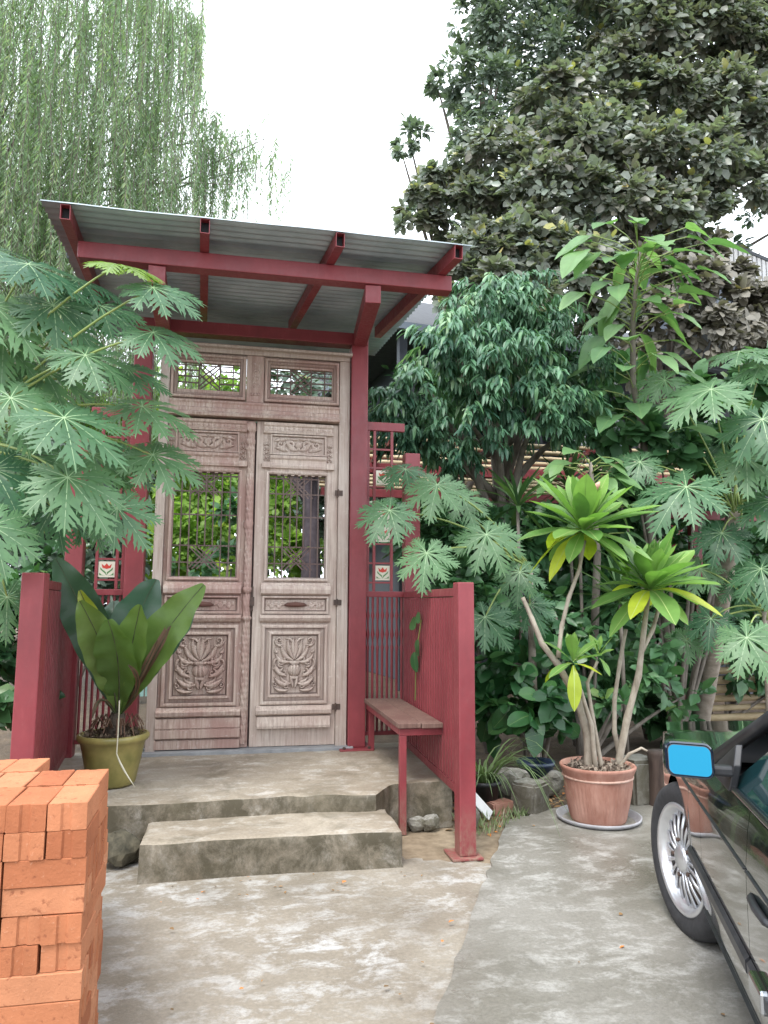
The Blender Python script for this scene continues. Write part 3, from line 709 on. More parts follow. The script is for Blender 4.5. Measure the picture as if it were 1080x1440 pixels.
# ------------------------------------------------------------------ brick stack
bs = thing('brick_stack', 'neat stack of orange grooved clay bricks at the left edge', 'brick stack', (-.45, 2.25, 0))
BL, BW, BH = .206, .102, .0716
def brick_mesh():
    bm = bmesh.new()
    w2, h2, g = BW/2-.001, BH/2-.0009, .0045
    # profile across the width: two shallow grooves' worth of relief on the long faces, running lengthwise
    prof = [(-w2, -h2), (-.013, -h2), (-.008, -h2+g), (.008, -h2+g), (.013, -h2), (w2, -h2), (w2, -.012), (w2-g, -.007), (w2-g, .007), (w2, .012), (w2, h2),
            (.013, h2), (.008, h2-g), (-.008, h2-g), (-.013, h2), (-w2, h2)]
    k = len(prof); vs_ = [bm.verts.new((x, y, z)) for x in (-BL/2+.001, BL/2-.001) for y, z in prof]
    for i in range(k): bm.faces.new((vs_[i], vs_[(i+1) % k], vs_[k+(i+1) % k], vs_[k+i]))
    bm.faces.new(vs_[:k][::-1]); bm.faces.new(vs_[k:])
    me = bpy.data.meshes.new('brick'); bm.to_mesh(me); bm.free(); me.materials.append(BRICK); return me
def brick_mesh2():
    """headers show a shaded step down the middle of the end, as the photo's bricks do"""
    bm = bmesh.new(); w2, h2 = BW/2-.001, BH/2-.0009; e = BL/2-.001; g = .006
    out = [(-e, -w2), (-e+g*0, -w2*.25), (-e+g, -w2*.15), (-e+g, w2*.22), (-e, w2*.34), (-e, w2), (e, w2), (e, w2*.34), (e-g, w2*.22), (e-g, -w2*.15), (e, -w2*.25), (e, -w2)]
    lo = [bm.verts.new((x, y, -h2)) for x, y in out]; hi = [bm.verts.new((x, y, h2)) for x, y in out]
    k = len(out); bm.faces.new(lo); bm.faces.new(hi[::-1])
    for i in range(k): bm.faces.new((lo[i], hi[i], hi[(i+1) % k], lo[(i+1) % k]))
    bmesh.ops.recalc_face_normals(bm, faces=bm.faces)
    bmesh.ops.bevel(bm, geom=[e_ for e_ in bm.edges if e_.calc_length() > .05 and abs(e_.verts[0].co.z-e_.verts[1].co.z) < .01], offset=.0022, segments=1, affect='EDGES')
    me = bpy.data.meshes.new('brick'); bm.to_mesh(me); bm.free(); me.materials.append(BRICK); return me
BM2 = brick_mesh2()
srot = R(6.0)      # the side of the stack runs back and slightly left
def brick(cx, cy, cz, along_y):
    # stack-local coords: x left (-) from right edge, y depth
    j = lambda a: random.uniform(-a, a)
    p = Matrix.Rotation(srot*0, 4, 'Z') @ Vector((cx+j(.004), cy+j(.006), cz+j(.0007)))
    x = -.362-.055*p.y-.16*max(0, p.y-.45) + p.x; y = 2.20+p.y
    M = Matrix.Translation((x, y, p.z)) @ Matrix.Rotation((math.pi/2 if along_y else 0)+j(.018), 4, 'Z') @ Matrix.Rotation(math.pi if random.random() < .5 else 0, 4, 'Z') @ Matrix.Rotation(j(.006), 4, 'X')
    inst('brick', BM2, bs, M)
rows = [12, 12, 10, 9, 9, 8, 8]       # courses per depth row, right-hand column
rows1 = [12, 12, 12, 9, 9, 8, 8]; rows2 = [12, 12, 12, 12, 13, 13, 9]; rows3 = [12, 12, 12, 12, 13, 14, 9]
for ci, rr in enumerate((rows, rows1, rows2, rows3)):
    for ri, nh in enumerate(rr):
        for k in range(nh):
            vis = ri == 0 or ci == 0 or k >= nh-1 or (rr[ri-1] <= k)
            if not vis: continue
            if ri == 0 and ci > 1: pass
            head = ((11-k)//2) % 2 == 0
            x1 = -ci*(BL+.002); y0 = ri*(BL+.001); z = (k+.5)*BH+.002
            for q in (0, 1):
                if head: brick(x1-BW*(q+.5), y0+BL/2, z, True)
                else:
                    if q == 1 and not (ci == 0 or k >= nh-1): continue
                    brick(x1-BL/2, y0+BW*(q+.5), z, False)
# solid unseen core so that joints look dark, kept inside the outer bricks
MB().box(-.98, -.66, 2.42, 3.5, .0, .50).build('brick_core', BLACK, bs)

# ------------------------------------------------------------------ foliage helpers
T_OV = (np.array([(0,0,0),(.42,.30,.05),(.42,-.30,.05),(.48,0,-.02),(.80,.17,.0),(.80,-.17,.0),(1.0,0,-.13)]), [(0,2,3),(0,3,1),(3,2,5),(3,5,6),(3,6,4),(3,4,1)])
T_ROUND = (np.array([(0,0,0),(.30,.36,.05),(.30,-.36,.05),(.45,0,-.02),(.75,.27,.0),(.75,-.27,.0),(1.0,0,-.10)]), T_OV[1])
T_NAR = (np.array([(0,0,0),(.4,.12,.02),(.4,-.12,.02),(.5,0,-.05),(.75,.085,-.11),(.75,-.085,-.11),(1.0,0,-.25)]), T_OV[1])
T_WIL = (np.array([(0,0,0),(.45,.065,.0),(.45,-.065,0),(1.0,0,-.05)]), [(0,2,3,1)])
def nrmz(a): return a/np.maximum(np.linalg.norm(a, axis=1, keepdims=True), 1e-6)
def foliage(name, mat, P, D, N, Sz, rnd, tmpl, parent=None, kind='stuff', loc=None):
    tv, tf = tmpl; P = np.asarray(P); n = len(P)
    D = nrmz(np.asarray(D)); Y = nrmz(np.cross(N, D)); Z = np.cross(D, Y); Sz = np.asarray(Sz).reshape(n, 1, 1)
    V = P[:, None, :]+Sz*(tv[None, :, 0:1]*D[:, None]+tv[None, :, 1:2]*Y[:, None]+tv[None, :, 2:3]*Z[:, None])
    k = len(tv); V = V.reshape(-1, 3)
    if parent is not None: V = V-np.array(root_of(parent).location)
    me = bpy.data.meshes.new(name); nf = len(tf); c = np.array([len(f) for f in tf]); flat = np.concatenate([np.array(f) for f in tf])
    me.vertices.add(len(V)); me.vertices.foreach_set('co', V.astype(np.float32).ravel())
    loops = (flat[None, :]+np.arange(n)[:, None]*k).ravel(); me.loops.add(len(loops)); me.loops.foreach_set('vertex_index', loops.astype(np.int32))
    me.polygons.add(n*nf); tot = np.tile(c, n); st = np.concatenate([[0], np.cumsum(tot)[:-1]])
    me.polygons.foreach_set('loop_start', st.astype(np.int32))
    try: me.polygons.foreach_set('loop_total', tot.astype(np.int32))
    except Exception: pass
    me.polygons.foreach_set('use_smooth', np.ones(n*nf, bool))
    at_ = me.attributes.new('rnd', 'FLOAT', 'POINT'); at_.data.foreach_set('value', np.repeat(np.asarray(rnd, np.float32), k))
    me.materials.append(mat); me.update(calc_edges=True); me.validate()
    o = bpy.data.objects.new(name, me); COL.objects.link(o); o.parent = parent
    if kind: o['kind'] = kind
    return o
def rdir(n):
    v = rng.normal(size=(n, 3)); return nrmz(v)
def crown(blobs, nsub, nleaf, size, droop=.3, upw=.6, sub=.34, face=.35, cam_=.45):
    """leaf clumps spread through blob volumes; returns P,D,N,S,rnd"""
    P = []; D = []; N = []; Sz = []; RN = []
    for c, r_ in blobs:
        c = np.array(c); ns = max(4, int(nsub*r_*r_)); ds = rdir(ns); ds[:, 1] -= face; ds[:, 2] += .15; ds = nrmz(ds)
        rad = r_*rng.uniform(.35, 1, (ns, 1))**.6
        sc_ = c+ds*rad*np.array([1, 1, .9])
        for q, dd in zip(sc_, ds):
            m = int(nleaf*rng.uniform(.6, 1.4)); off = rdir(m)*rng.uniform(.15, 1, (m, 1))*sub*r_*rng.uniform(.6, 1.2)
            off[:, 2] *= .6
            out = nrmz(off+dd*.25*r_*sub)
            P.append(q+off); a = out+rdir(m)*.6; a[:, 2] -= droop; D.append(a)
            b = rdir(m)*.55+np.array([-.1, -cam_, upw])+dd*.35; N.append(b)
            Sz.append(size*rng.uniform(.45, 1.35, m)*rng.uniform(.8, 1.2)); base = rng.uniform(0, .8)
            RN.append(np.clip(base*.5+rng.uniform(0, .55, m)+.25*off[:, 2]/(sub*r_), 0, .999))
    return [np.concatenate(x) for x in (P, D, N, Sz)]+[np.concatenate(RN)]
def leaf_mesh(name, mat, length=1, width=.5, n=8, bend=.25, fold=.12, shape='ovate', vein=None, wavy=0, seed=0):
    """single broad leaf along +X with midrib strip"""
    r_ = random.Random(seed); mb = MB(); rowsv = []
    for i in range(n+1):
        t_ = i/n
        if shape == 'ovate': wv = math.sin(math.pi*t_**.75)**.8*(1-.25*t_)
        elif shape == 'obl': wv = (math.sin(math.pi*min(1, t_**1.45*.97+.03))**.85)*.98+.03*(1-t_)
        else: wv = math.sin(math.pi*(t_*.92+.06))**.6
        wv = max(.004, wv*width/2)
        x = length*t_; z = -bend*t_*t_*length+.05*bend*math.sin(t_*6)
        rowsv.append([(x, s_*wv*k, z+fold*wv*k*(1.0)+wavy*math.sin(t_*19+s_*2+seed)*k*k) for s_, k in ((-1, 1), (-1, .5), (1, 0), (1, .5), (1, 1))])
    vv = [p for q in rowsv for p in q]; ff = []
    for i in range(n):
        for j in range(4): ff.append((i*5+j, (i+1)*5+j, (i+1)*5+j+1, i*5+j+1))
    mb.add(vv, ff)
    if vein:
        mb.m = 1; vw = .018*length*.5
        v2 = []; 
        for i in range(n+1):
            x, y, z = rowsv[i][2]; q = vw*(1-.7*i/n); v2 += [(x, -q, z+.004*length), (x, q, z+.004*length)]
        mb.add(v2, [(2*i, 2*i+2, 2*i+3, 2*i+1) for i in range(n)])
    me = bpy.data.meshes.new(name); me.from_pydata(mb.v, [], mb.f); me.materials.append(mat)
    if vein: me.materials.append(vein)
    me.polygons.foreach_set('material_index', mb.mi); me.polygons.foreach_set('use_smooth', [True]*len(me.polygons)); me.update(); return me
def trunk(name, pts, rad, mat, parent, n=10, limbs=()):
    mb = MB(); mb.tube(pts, rad, n)
    for p, r_ in limbs: mb.tube(p, r_, 7)
    return mb.build(name, mat, parent, True)
def bez(a, b, c, n=8): 
    a, b, c = Vector(a), Vector(b), Vector(c)
    return [a*(1-t)**2+b*2*t*(1-t)+c*t*t for t in np.linspace(0, 1, n)]
def single_leaves(parent, mesh, data, k, name='leaf', near=True):
    P, D, N, Sz, RN = data
    key = np.asarray(P)[:, 1]-.35*rng.uniform(0, 1, len(P))*3
    idx = np.argsort(key)[:k*3]; idx = rng.choice(idx, min(k, len(idx)), replace=False)
    for i in idx: inst(name, mesh, parent, basis(P[i]+np.array([0, -.03, .02]), D[i], N[i], float(Sz[i])))
def tree(name, label, cat, base, blobs_px, mat, size, nsub, nleaf, trunk_r, tmpl, group=None, droop=.3, upw=.6, limb_n=8, part_mesh=None, nparts=0, bark=None, top=None, sub=.34, tpts=None):
    t_ = thing(name, label, cat, base, 0, group)
    blobs = [(at(x, y, Y), r_) for x, y, Y, r_ in blobs_px]
    c = sum((b[0] for b in blobs), Vector())/len(blobs)
    tp = Vector(top) if top else Vector((c.x, c.y+.3, c.z+.3))
    pts = tpts or bez(base, (base[0]+.15, base[1], tp.z*.5), tp, 9)
    limbs = []
    for b, r_ in blobs[:limb_n*2:max(1, len(blobs)//limb_n)]:
        s_ = pts[min(len(pts)-2, 3+random.randrange(4))]
        limbs.append((bez(s_, (Vector(s_)+b)/2+Vector((0, .1, .25)), b+Vector((0, .15, 0)), 6), [trunk_r*.45, trunk_r*.4, trunk_r*.33, trunk_r*.26, trunk_r*.2, trunk_r*.1]))
    trunk('trunk', pts, [trunk_r*(1-.6*i/(len(pts)-1)) for i in range(len(pts))], bark or BARK, t_, 10, limbs)
    data = crown(blobs, nsub, nleaf, size, droop, upw, sub)
    foliage('crown', mat, *data, tmpl, t_)
    if part_mesh: single_leaves(t_, part_mesh, data, nparts)
    return t_, blobs, data

# ------------------------------------------------------------------ big trees at the back right
IVYL = leaf_mesh('leaf', IVYP, 1, .62, 6, .18, .15, 'ovate')
tree('broadleaf_tree', 'tall grey green broadleaf tree behind the canopy, drooping big leaves', 'tree', (2.9, 10.3, 0),
     [(700,235,9.9,.70),(655,300,9.8,.55),(600,290,10,.40),(585,318,9.9,.28),(760,290,9.5,.75),(735,350,9.2,.60),(680,365,9.2,.52),(640,395,9.0,.40),(610,255,10,.32),
      (810,215,9.7,.75),(850,300,9.2,.70),(790,385,8.9,.62),(700,420,8.8,.48),(850,400,9.0,.55),(790,150,10,.62),(640,440,8.9,.34),(745,445,8.8,.5),(860,470,9.1,.5)],
     IVY, .128, 100, 46, .12, T_ROUND, 'large trees behind the gate', .35, .5, 8, IVYL, 240)
tree('broadleaf_tree', 'dark fine-leaved tree with a lone sprig against the sky, left end of the tall trees', 'tree', (3.6, 12.3, 0),
     [(715,40,11.6,.75),(665,25,11.6,.45),(650,115,11.4,.48),(620,120,11.4,.25),(690,130,11.3,.60),(770,95,11.5,.85),(670,185,11.2,.45),(580,195,10.9,.26),(570,215,10.9,.20),(610,300,11,.35),(830,40,11.8,.8),(740,180,11.2,.6),(720,-40,11.6,.9),(830,-50,11.6,1.0),(640,215,11.2,.3)],
     DKT2, .125, 85, 34, .12, T_OV, 'large trees behind the gate', .2, .6)
tree('broadleaf_tree', 'tall tree in the top right corner with yellowing leaf tips', 'tree', (6.6, 10.6, 0),
     [(900,70,10.2,.80),(985,60,10.2,.85),(1060,90,10.3,.85),(930,150,9.9,.7),(1010,160,9.8,.75),(1070,190,9.7,.7),(900,230,9.4,.65),(970,240,9.3,.75),(1040,260,9.2,.52),(930,310,9.1,.55),(990,300,9.2,.42),
      (960,-30,10.4,1.0),(1070,-20,10.4,1.0),(860,110,10.2,.6),(870,-20,10.4,.8),(1140,120,10.2,1.0),(1140,240,9.6,.8),(880,170,9.8,.5)],
     IVY, .132, 95, 46, .12, T_ROUND, 'large trees behind the gate', .35, .55, 8, IVYL, 240)
tree('broadleaf_tree', 'browning bushy tree at the right edge below the balcony', 'tree', (5.6, 9.4, 0),
     [(970,410,8.8,.50),(1050,440,8.7,.50),(930,450,8.8,.42),(1010,470,8.6,.45),(905,380,9.0,.38),(985,355,9.0,.30),(1110,470,8.8,.6),(890,520,8.9,.42),(1040,390,8.9,.22),(900,330,9.2,.3)],
     BRN, .13, 100, 42, .07, T_ROUND, 'large trees behind the gate', .45, .5, 6, leaf_mesh('leaf', leafmat('brown_leaf_single', (.11, .10, .075), (.21, .19, .15), None, .5, .15, .05, False), 1, .6, 6, .2, .15), 120)

# drooping mid tree
LONL = leaf_mesh('leaf', LONP, 1, .27, 6, .30, .1, 'ovate')
def droop_tree():
    t_ = thing('fruit_tree', 'glossy round-headed tree with drooping narrow leaves over the bamboo roof', 'tree', (3.05, 7.4, 0))
    blobs = [(at(x, y, Y), r_) for x, y, Y, r_ in [(690,440,6.9,.40),(740,430,6.9,.35),(640,490,6.8,.42),(700,520,6.6,.50),(780,500,6.8,.42),(820,540,6.9,.30),(600,545,6.8,.34),(570,585,6.8,.26),(660,590,6.6,.36),(760,580,6.6,.42),(810,600,6.8,.30),(545,560,6.9,.16),(700,480,7.2,.5),(590,620,6.9,.2),(640,640,6.9,.18),(560,610,6.9,.2)]]
    pts = bez((3.05, 7.4, 0), (2.8, 7.4, 1.5), (2.6, 7.2, 3.6), 8)
    limbs = [(bez(pts[4+(i % 3)], (pts[5]+b)/2+Vector((0, .1, .2)), b, 6), [.05, .045, .04, .03, .02, .012]) for i, (b, r_) in enumerate(blobs)]
    trunk('trunk', pts, [.11, .1, .095, .09, .085, .07, .06, .04], BARK, t_, 10, limbs)
    P = []; D = []; N = []; Sz = []; RN = []
    for c, r_ in blobs:
        ns = int(235*r_*r_)+8; ds = rdir(ns); ds[:, 1] -= .45; ds[:, 2] += .25; ds = nrmz(ds)
        for q, dd in zip(np.array(c)+ds*r_*rng.uniform(.4, 1.08, (ns, 1))**.7, ds):
            m = int(rng.integers(18, 34)); az = rng.uniform(0, 2*math.pi, m); tone = rng.uniform(0, .7)+.12*dd[2]  # upward clusters toned lighter, a top highlight put into the leaf colour
            tw = np.stack([np.cos(az), np.sin(az), np.full(m, 0.)], 1); hd = np.array([dd[0]+rng.normal(0, .4), dd[1]+rng.normal(0, .4), 0])
            s_ = rng.uniform(0, 1, m); ln = rng.uniform(.10, .24)
            pos_ = q+hd*(ln*s_[:, None])+np.stack([np.zeros(m), np.zeros(m), ln*(.25*s_-.75*s_*s_)], 1)+rng.normal(0, .012, (m, 3))
            a = tw*.65+hd*.5; a[:, 2] -= rng.uniform(.3, 1.1, m)
            P.append(pos_); D.append(a); nn = tw*.5+hd*.4+np.array([0, -.25, 0]); nn[:, 2] += .75; N.append(nn)
            Sz.append(rng.uniform(.075, .165, m)); RN.append(np.clip(tone+rng.uniform(-.15, .3, m), 0, .999))
    data = [np.concatenate(x) for x in (P, D, N, Sz, RN)]
    foliage('crown', LON, *data, T_NAR, t_); single_leaves(t_, LONL, data, 200)
droop_tree()

# weeping willow
def willow():
    t_ = thing('weeping_willow', 'pale weeping willow with long hanging strands behind the canopy', 'tree', (-4.6, 11.5, 0))
    pts = bez((-4.6, 11.5, 0), (-4.9, 11.6, 3.5), (-4.3, 11.4, 7.6), 9)
    tips = []
    for px, py, Y in [(20,-60,10.5),(90,-80,10.6),(150,-40,10.8),(200,-70,10.8),(262,-10,10.9),(285,30,10.8),(60,60,9.8),(130,120,9.8),(230,100,10.5),(310,150,10.6),(350,190,10.5),(395,185,10.4),(30,180,9.6),(180,210,9.9),(250,230,10.0),(100,250,9.4),(330,260,10.2),(-40,100,9.8),(-60,-60,10.5),(390,230,10.5)]:
        tips.append(at(px, py, Y))
    limbs = []
    for b in tips:
        s_ = pts[random.choice([4, 5, 6, 7])] if b.z > 5.5 else pts[random.choice([3, 4, 5])]
        limbs.append((bez(s_, (s_+b)/2+Vector((0, 0, .7)), b, 9), [.04, .035, .03, .026, .022, .018, .013, .009, .004]))
    trunk('trunk', pts, [.26-.02*i for i in range(9)], BARK, t_, 10, limbs)
    P = []; D = []; N = []; Sz = []; RN = []; mb = MB()
    def strand(p, ln, sway):
        m = int(ln/.026); s_ = np.linspace(0, 1, m); az = rng.uniform(0, 6.28)
        dx = np.array([math.cos(az), math.sin(az)])
        xy = np.outer(s_*(1-.4*s_)*sway, dx)+.02*np.stack([np.sin(s_*7+az), np.cos(s_*6+az)], 1)
        q = np.stack([p[0]+xy[:, 0], p[1]+xy[:, 1], p[2]-ln*s_**1.08], 1)
        a = rng.uniform(0, 6.28, m); dd = np.stack([np.cos(a)*.62, np.sin(a)*.62, np.full(m, -.85)], 1)
        P.append(q); D.append(dd); N.append(rdir(m)+np.array([0, -.6, .3])); Sz.append(rng.uniform(.09, .165, m)*(1-.35*s_))
        tone = rng.uniform(0, .6); RN.append(np.clip(tone+rng.uniform(0, .42, m), 0, .999))
        st = max(2, m//5); k = [tuple(x) for x in q[::st]]
        if len(k) > 2: mb.tube(k, .004, 3, False)
    for lp, _ in limbs:
        for i in range(34):
            u = rng.uniform(.30, 1); f = u*(len(lp)-1); i0 = min(int(f), len(lp)-2); p = lp[i0].lerp(lp[i0+1], f-i0)
            p = np.array(p)+rng.normal(0, .16, 3); lnmax = min(3.4, p[2]-1.9)
            if lnmax < .6: continue
            strand(p, lnmax*rng.uniform(.35, 1), rng.uniform(.05, .35))
    # curtain: strands of the left half, where the foliage is densest
    for i in range(1500):
        px = rng.uniform(-70, 290)*1.0; p = at(px, rng.uniform(-200, 470), rng.uniform(8.9, 12.0))
        edge = np.clip((285-px)/80, .25, 1)
        if rng.uniform() > edge+.2: continue
        strand(np.array(p), rng.uniform(.8, 2.4), rng.uniform(.03, .2))
    for px, py, n, l in [(275,25,20,2.2),(240,20,18,2.4),(205,-20,20,2.5),(165,0,16,2.4),(120,20,16,2.2),(305,160,18,1.5),(330,185,14,1.3),(285,200,16,1.4),(350,180,7,1.1),(392,215,6,1.0),(355,210,5,1.0),(408,240,3,.7)]:
        for i in range(n):
            p = at(px+rng.normal(0, 7), py+rng.uniform(-10, 12), 10.5+rng.normal(0, .2)); strand(np.array(p), l*rng.uniform(.55, 1.05), rng.uniform(.02, .12))
    mb.build('twig', BARK, t_)['kind'] = 'stuff'
    foliage('crown', WIL, np.concatenate(P), np.concatenate(D), np.concatenate(N), np.concatenate(Sz), np.concatenate(RN), T_WIL, t_)
willow()

# ------------------------------------------------------------------ house behind the trees
hs = thing('house', 'dark two storey house half hidden behind the tall trees', 'house', (6.5, 14.5, 0), R(7.7))
def hb(x0, x1, y0, y1, z0, z1): return MB().box(x0, x1, y0, y1, z0, z1)
hb(-3.6, 6, -1.5, 5, 0, 6.1).build('wall', HOUSE, hs, local=True)
mb = MB(); mb.add([(-4.3,-2.2,6.102),(6.6,-2.2,6.102),(6.6,5.6,6.102),(-4.3,5.6,6.102),(-4.3,1.7,8.3),(6.6,1.7,8.3)], [(0,1,5,4),(2,3,4,5),(0,4,3),(1,2,5),(3,2,1,0)])
rf_ = mb.build('roof', ROOFD, hs, local=True)
mb = MB(); mb.box(-4.40, -4.304, -2.3, 5.7, 5.98, 6.10).box(-4.303, 6.7, -2.30, -2.204, 5.98, 6.10); mb.build('gutter', HOUSEG, rf_, local=True)
for x in (-4.1, -1.5, 1.2, 3.6): hb(x-.07, x+.07, -2.1, -1.96, 0, 5.97).build('column', HOUSE, hs, local=True)
for x0 in (-2.8, -.6, 1.8, 4.0):
    for z0 in (1.0, 3.9):
        f = hb(x0, x0+1.3, -1.56, -1.503, z0, z0+1.4).build('window', HOUSEG, hs, local=True)
        hb(x0+.07, x0+.62, -1.566, -1.562, z0+.07, z0+1.33).build('pane', GLASS, f, local=True); hb(x0+.68, x0+1.23, -1.566, -1.562, z0+.07, z0+1.33).build('pane', GLASS, f, local=True)
bal = thing('balcony', 'raised balcony with white upright slats at the right edge above the browning tree', 'balcony', (9.2, 10.6, 0), R(20))
hb(-1.6, 1.6, 0, 2.0, 6.0, 6.17).build('deck', HOUSEG, bal, local=True)
hb(-1.6, 1.6, .0, .06, 7.20, 7.26).build('top_rail', HOUSE, bal, local=True); hb(-1.6, 1.6, .0, .06, 6.27, 6.32).build('bottom_rail', HOUSE, bal, local=True)
for i in range(24): hb(-1.55+i*.13, -1.46+i*.13, .015, .04, 6.321, 7.199).build('slat', WHITE, bal, local=True)
for x in (-1.55, 1.45): hb(x, x+.1, .07, .17, 0, 5.999).build('post', HOUSE, bal, local=True); 
hb(-1.6, 1.6, 1.9, 2.0, 6.171, 8.9).build('wall', HOUSEG, bal, local=True)

BK = 'trees far behind the gate'
tree('background_tree', 'tall dark tree behind the broadleaf trees, filling their gaps', 'tree', (5.2, 13.2, 0), [(760,60,12.6,1.3),(860,150,12.6,1.3),(960,60,12.6,1.4),(1060,150,12.6,1.4),(780,260,12.4,1.1),(700,330,12.3,.9),(900,300,12.4,1.2),(1000,380,12.3,.9),(900,-60,12.6,1.6),(1120,-20,12.6,1.6),(740,170,12.5,1.0),(1130,300,12.5,1.2)], DKT, .19, 26, 30, .16, T_OV, BK)
for i, (lb, x, y, bl) in enumerate([('round dark green tree far left under the willow', -7.5, 15, [(-60,560,14,1.6),(40,600,14,1.3),(120,570,14.4,1.2),(0,700,14,1.4),(100,700,14,1.3)]),
    ('wide green tree far behind the left door leaf', -2.2, 16.5, [(200,640,16,1.5),(290,600,16,1.4),(230,740,15.6,1.5),(330,720,15.6,1.3),(160,720,15.6,1.5)]),
    ('dense green tree far behind the right door leaf', 1.5, 17, [(400,600,16.5,1.5),(460,690,16,1.4),(380,740,15.8,1.3),(520,640,16,1.3),(540,740,15.6,1.3)]),
    ('dark tree mass beyond the bamboo roof', 6.2, 12.0, [(620,560,12.6,.9),(700,540,12.6,1.0),(600,740,12,.8),(700,760,12,.8),(780,560,12.6,1.0),(850,720,11.6,1.1),(960,700,11.6,1.1),(1060,760,11.6,1.2),(640,790,11.4,.8),(760,800,11.4,.8),(900,820,11.2,.9),(1040,860,11.2,1.0)])]):
    tree('background_tree', lb, 'tree', (x, y, 0), bl, [DKT, GAR, DKT, SHR][i], .2, 30, 30, .14, T_OV, BK)
# ------------------------------------------------------------------ bamboo pergola behind the right fence
pg = thing('bamboo_pergola', 'red framed pergola roofed with bamboo poles behind the bench', 'pergola', (3.2, 8.5, 0))
for x, y in ((2.05, 8.6), (5.6, 8.6), (5.6, 10.6), (1.75, 10.6)): MB().box(x-.055, x+.055, y-.055, y+.055, 0, 2.94).build('post', RED, pg, bevel=.004)
for y in (8.6, 10.6): MB().box(1.2, 6.4, y-.045, y+.045, 2.941, 3.06).build('beam', RED, pg, bevel=.004)
for x in (1.6, 2.75, 3.9, 5.05): MB().box(x-.03, x+.03, 7.5, 11.0, 3.061, 3.125).build('rafter', RED, pg, bevel=.003)
for i in range(11):
    y = 7.65+i*.33; r_ = random.uniform(.022, .030); x0 = 1.0+random.uniform(-.15, .1); x1 = 6.4+random.uniform(-.2, .3); z = 3.126+r_
    pts = []; rr = []
    nn = 12
    for k in range(nn):
        x = x0+(x1-x0)*k/nn; l_ = (x1-x0)/nn
        for f_, s_ in ((0, 1.18), (.06, 1.0), (.94, 1.0)): pts.append((x+l_*f_, y+.012*math.sin(x+i), z)); rr.append(r_*s_)
    MB().tube(pts, rr, 7).build('bamboo_pole', BAMBOO, pg, True)
bf = thing('bamboo_fence', 'low fence of stacked horizontal bamboo poles far right behind the car', 'fence', (6.6, 7.9, 0))
for i in range(10):
    MB().tube([(5.3, 7.7+.02*math.sin(i), .12+i*.105), (7.0, 7.8, .13+i*.105+.01*math.sin(i*3)), (9.0, 8.0, .12+i*.105)], .042+.006*math.sin(i*5), 7).build('bamboo_pole', BAMBOO, bf, True)
for x in (5.5, 7.2, 8.8): MB().box(x-.04, x+.04, 7.93+(x-5.3)*.07, 8.0+(x-5.3)*.07, 0, 1.25).build('post', BARK, bf)
rp = thing('steel_post', 'single red steel post beside the pale papaya trunk', 'post', (4.62, 6.75, 0))
rp.location = atz(990, 1043, 0); q = rp.location
MB().box(q.x-.05, q.x+.05, q.y-.05, q.y+.05, 0, 2.9).build('upright', RED, rp, bevel=.004); MB().box(q.x-.6, q.x+1.8, q.y-.04, q.y+.04, 2.3, 2.39).build('cross_beam', RED, rp)

# ------------------------------------------------------------------ garden seen through the door
def shrub(label, base, blobs, mat, size, nsub, nleaf, tmpl, group=None, cat='shrub', name='shrub', droop=.2, upw=.6, pm=None, k=0, stem=.025, sub=.4):
    t_ = thing(name, label, cat, base, 0, group); b0 = Vector(base)
    limbs = [(bez(b0+Vector((0, 0, .0)), (b0+Vector(b))/2+Vector((.05, 0, .1)), b, 6), [stem, stem*.9, stem*.8, stem*.6, stem*.45, stem*.3]) for b, r_ in blobs]
    trunk('stem', [b0, b0+Vector((0, 0, .12))], [stem*1.2, stem], BARK, t_, 8, limbs)
    d = crown(blobs, nsub, nleaf, size, droop, upw, sub); foliage('foliage', mat, *d, tmpl, t_)
    if pm: single_leaves(t_, pm, d, k)
    return t_
G_ = 'garden plants seen through the gate'
shrub('bright yellow green shrub seen through the left door lattice', (-.55, 9.6, 0), [(at(280,690,9.6),.55),(at(300,740,9.3),.50),(at(260,770,9.2),.5),(at(310,800,9.0),.35),(at(285,640,10),.4)], GAR, .12, 110, 30, T_OV, G_)
shrub('bright leafy shrub seen low through the right door lattice', (1.25, 9.8, 0), [(at(395,720,9.8),.42),(at(400,780,9.6),.45),(at(440,790,9.4),.4),(at(385,690,10.2),.4)], GAR, .11, 100, 26, T_OV, G_)
shrub('dark shrub low behind the left door lattice', (-.2, 8.2, 0), [(at(265,800,8.2),.28),(at(325,720,8.6),.22),(at(325,800,8.0),.25)], SHR, .12, 60, 20, T_OV, G_)
tree('garden_tree', 'dark trunked garden tree seen through the right door lattice', 'tree', (at(432,720,8.7).x, 8.7, 0), [(450,545,11,.35),(430,600,9.2,.35),(350,590,9.6,.3),(470,640,9.0,.3),(440,560,9.4,.3)], DKT, .13, 70, 26, .16, T_OV, None, .3, .6, 6, bark=simple('dark_purple_bark', (.03, .022, .028), (.075, .06, .07), 12, .9))
tree('garden_tree', 'light green garden tree beyond the left door lattice', 'tree', (-1.8, 13, 0), [(240,640,12.6,.8),(300,660,12.6,.7),(200,600,12.8,.8),(150,660,12.4,.8),(100,620,12.6,.9),(40,660,12.4,.9)], GAR, .15, 60, 26, .12, T_OV, None)
gf = thing('picket_fence', 'pale teal picket fence deep in the garden behind the door', 'fence', (.8, 10.9, 0))
TEAL = simple('teal_fence_paint', (.16, .30, .27), (.26, .42, .38), 6, .6, 0, 0)
for i in range(26): MB().box(-1.6+i*.11, -1.51+i*.11, 10.90, 10.93, .1, 1.62).build('picket', TEAL, gf)
for z in (.4, 1.4): MB().box(-1.6, 1.25, 10.935, 10.985, z, z+.08).build('rail', TEAL, gf)

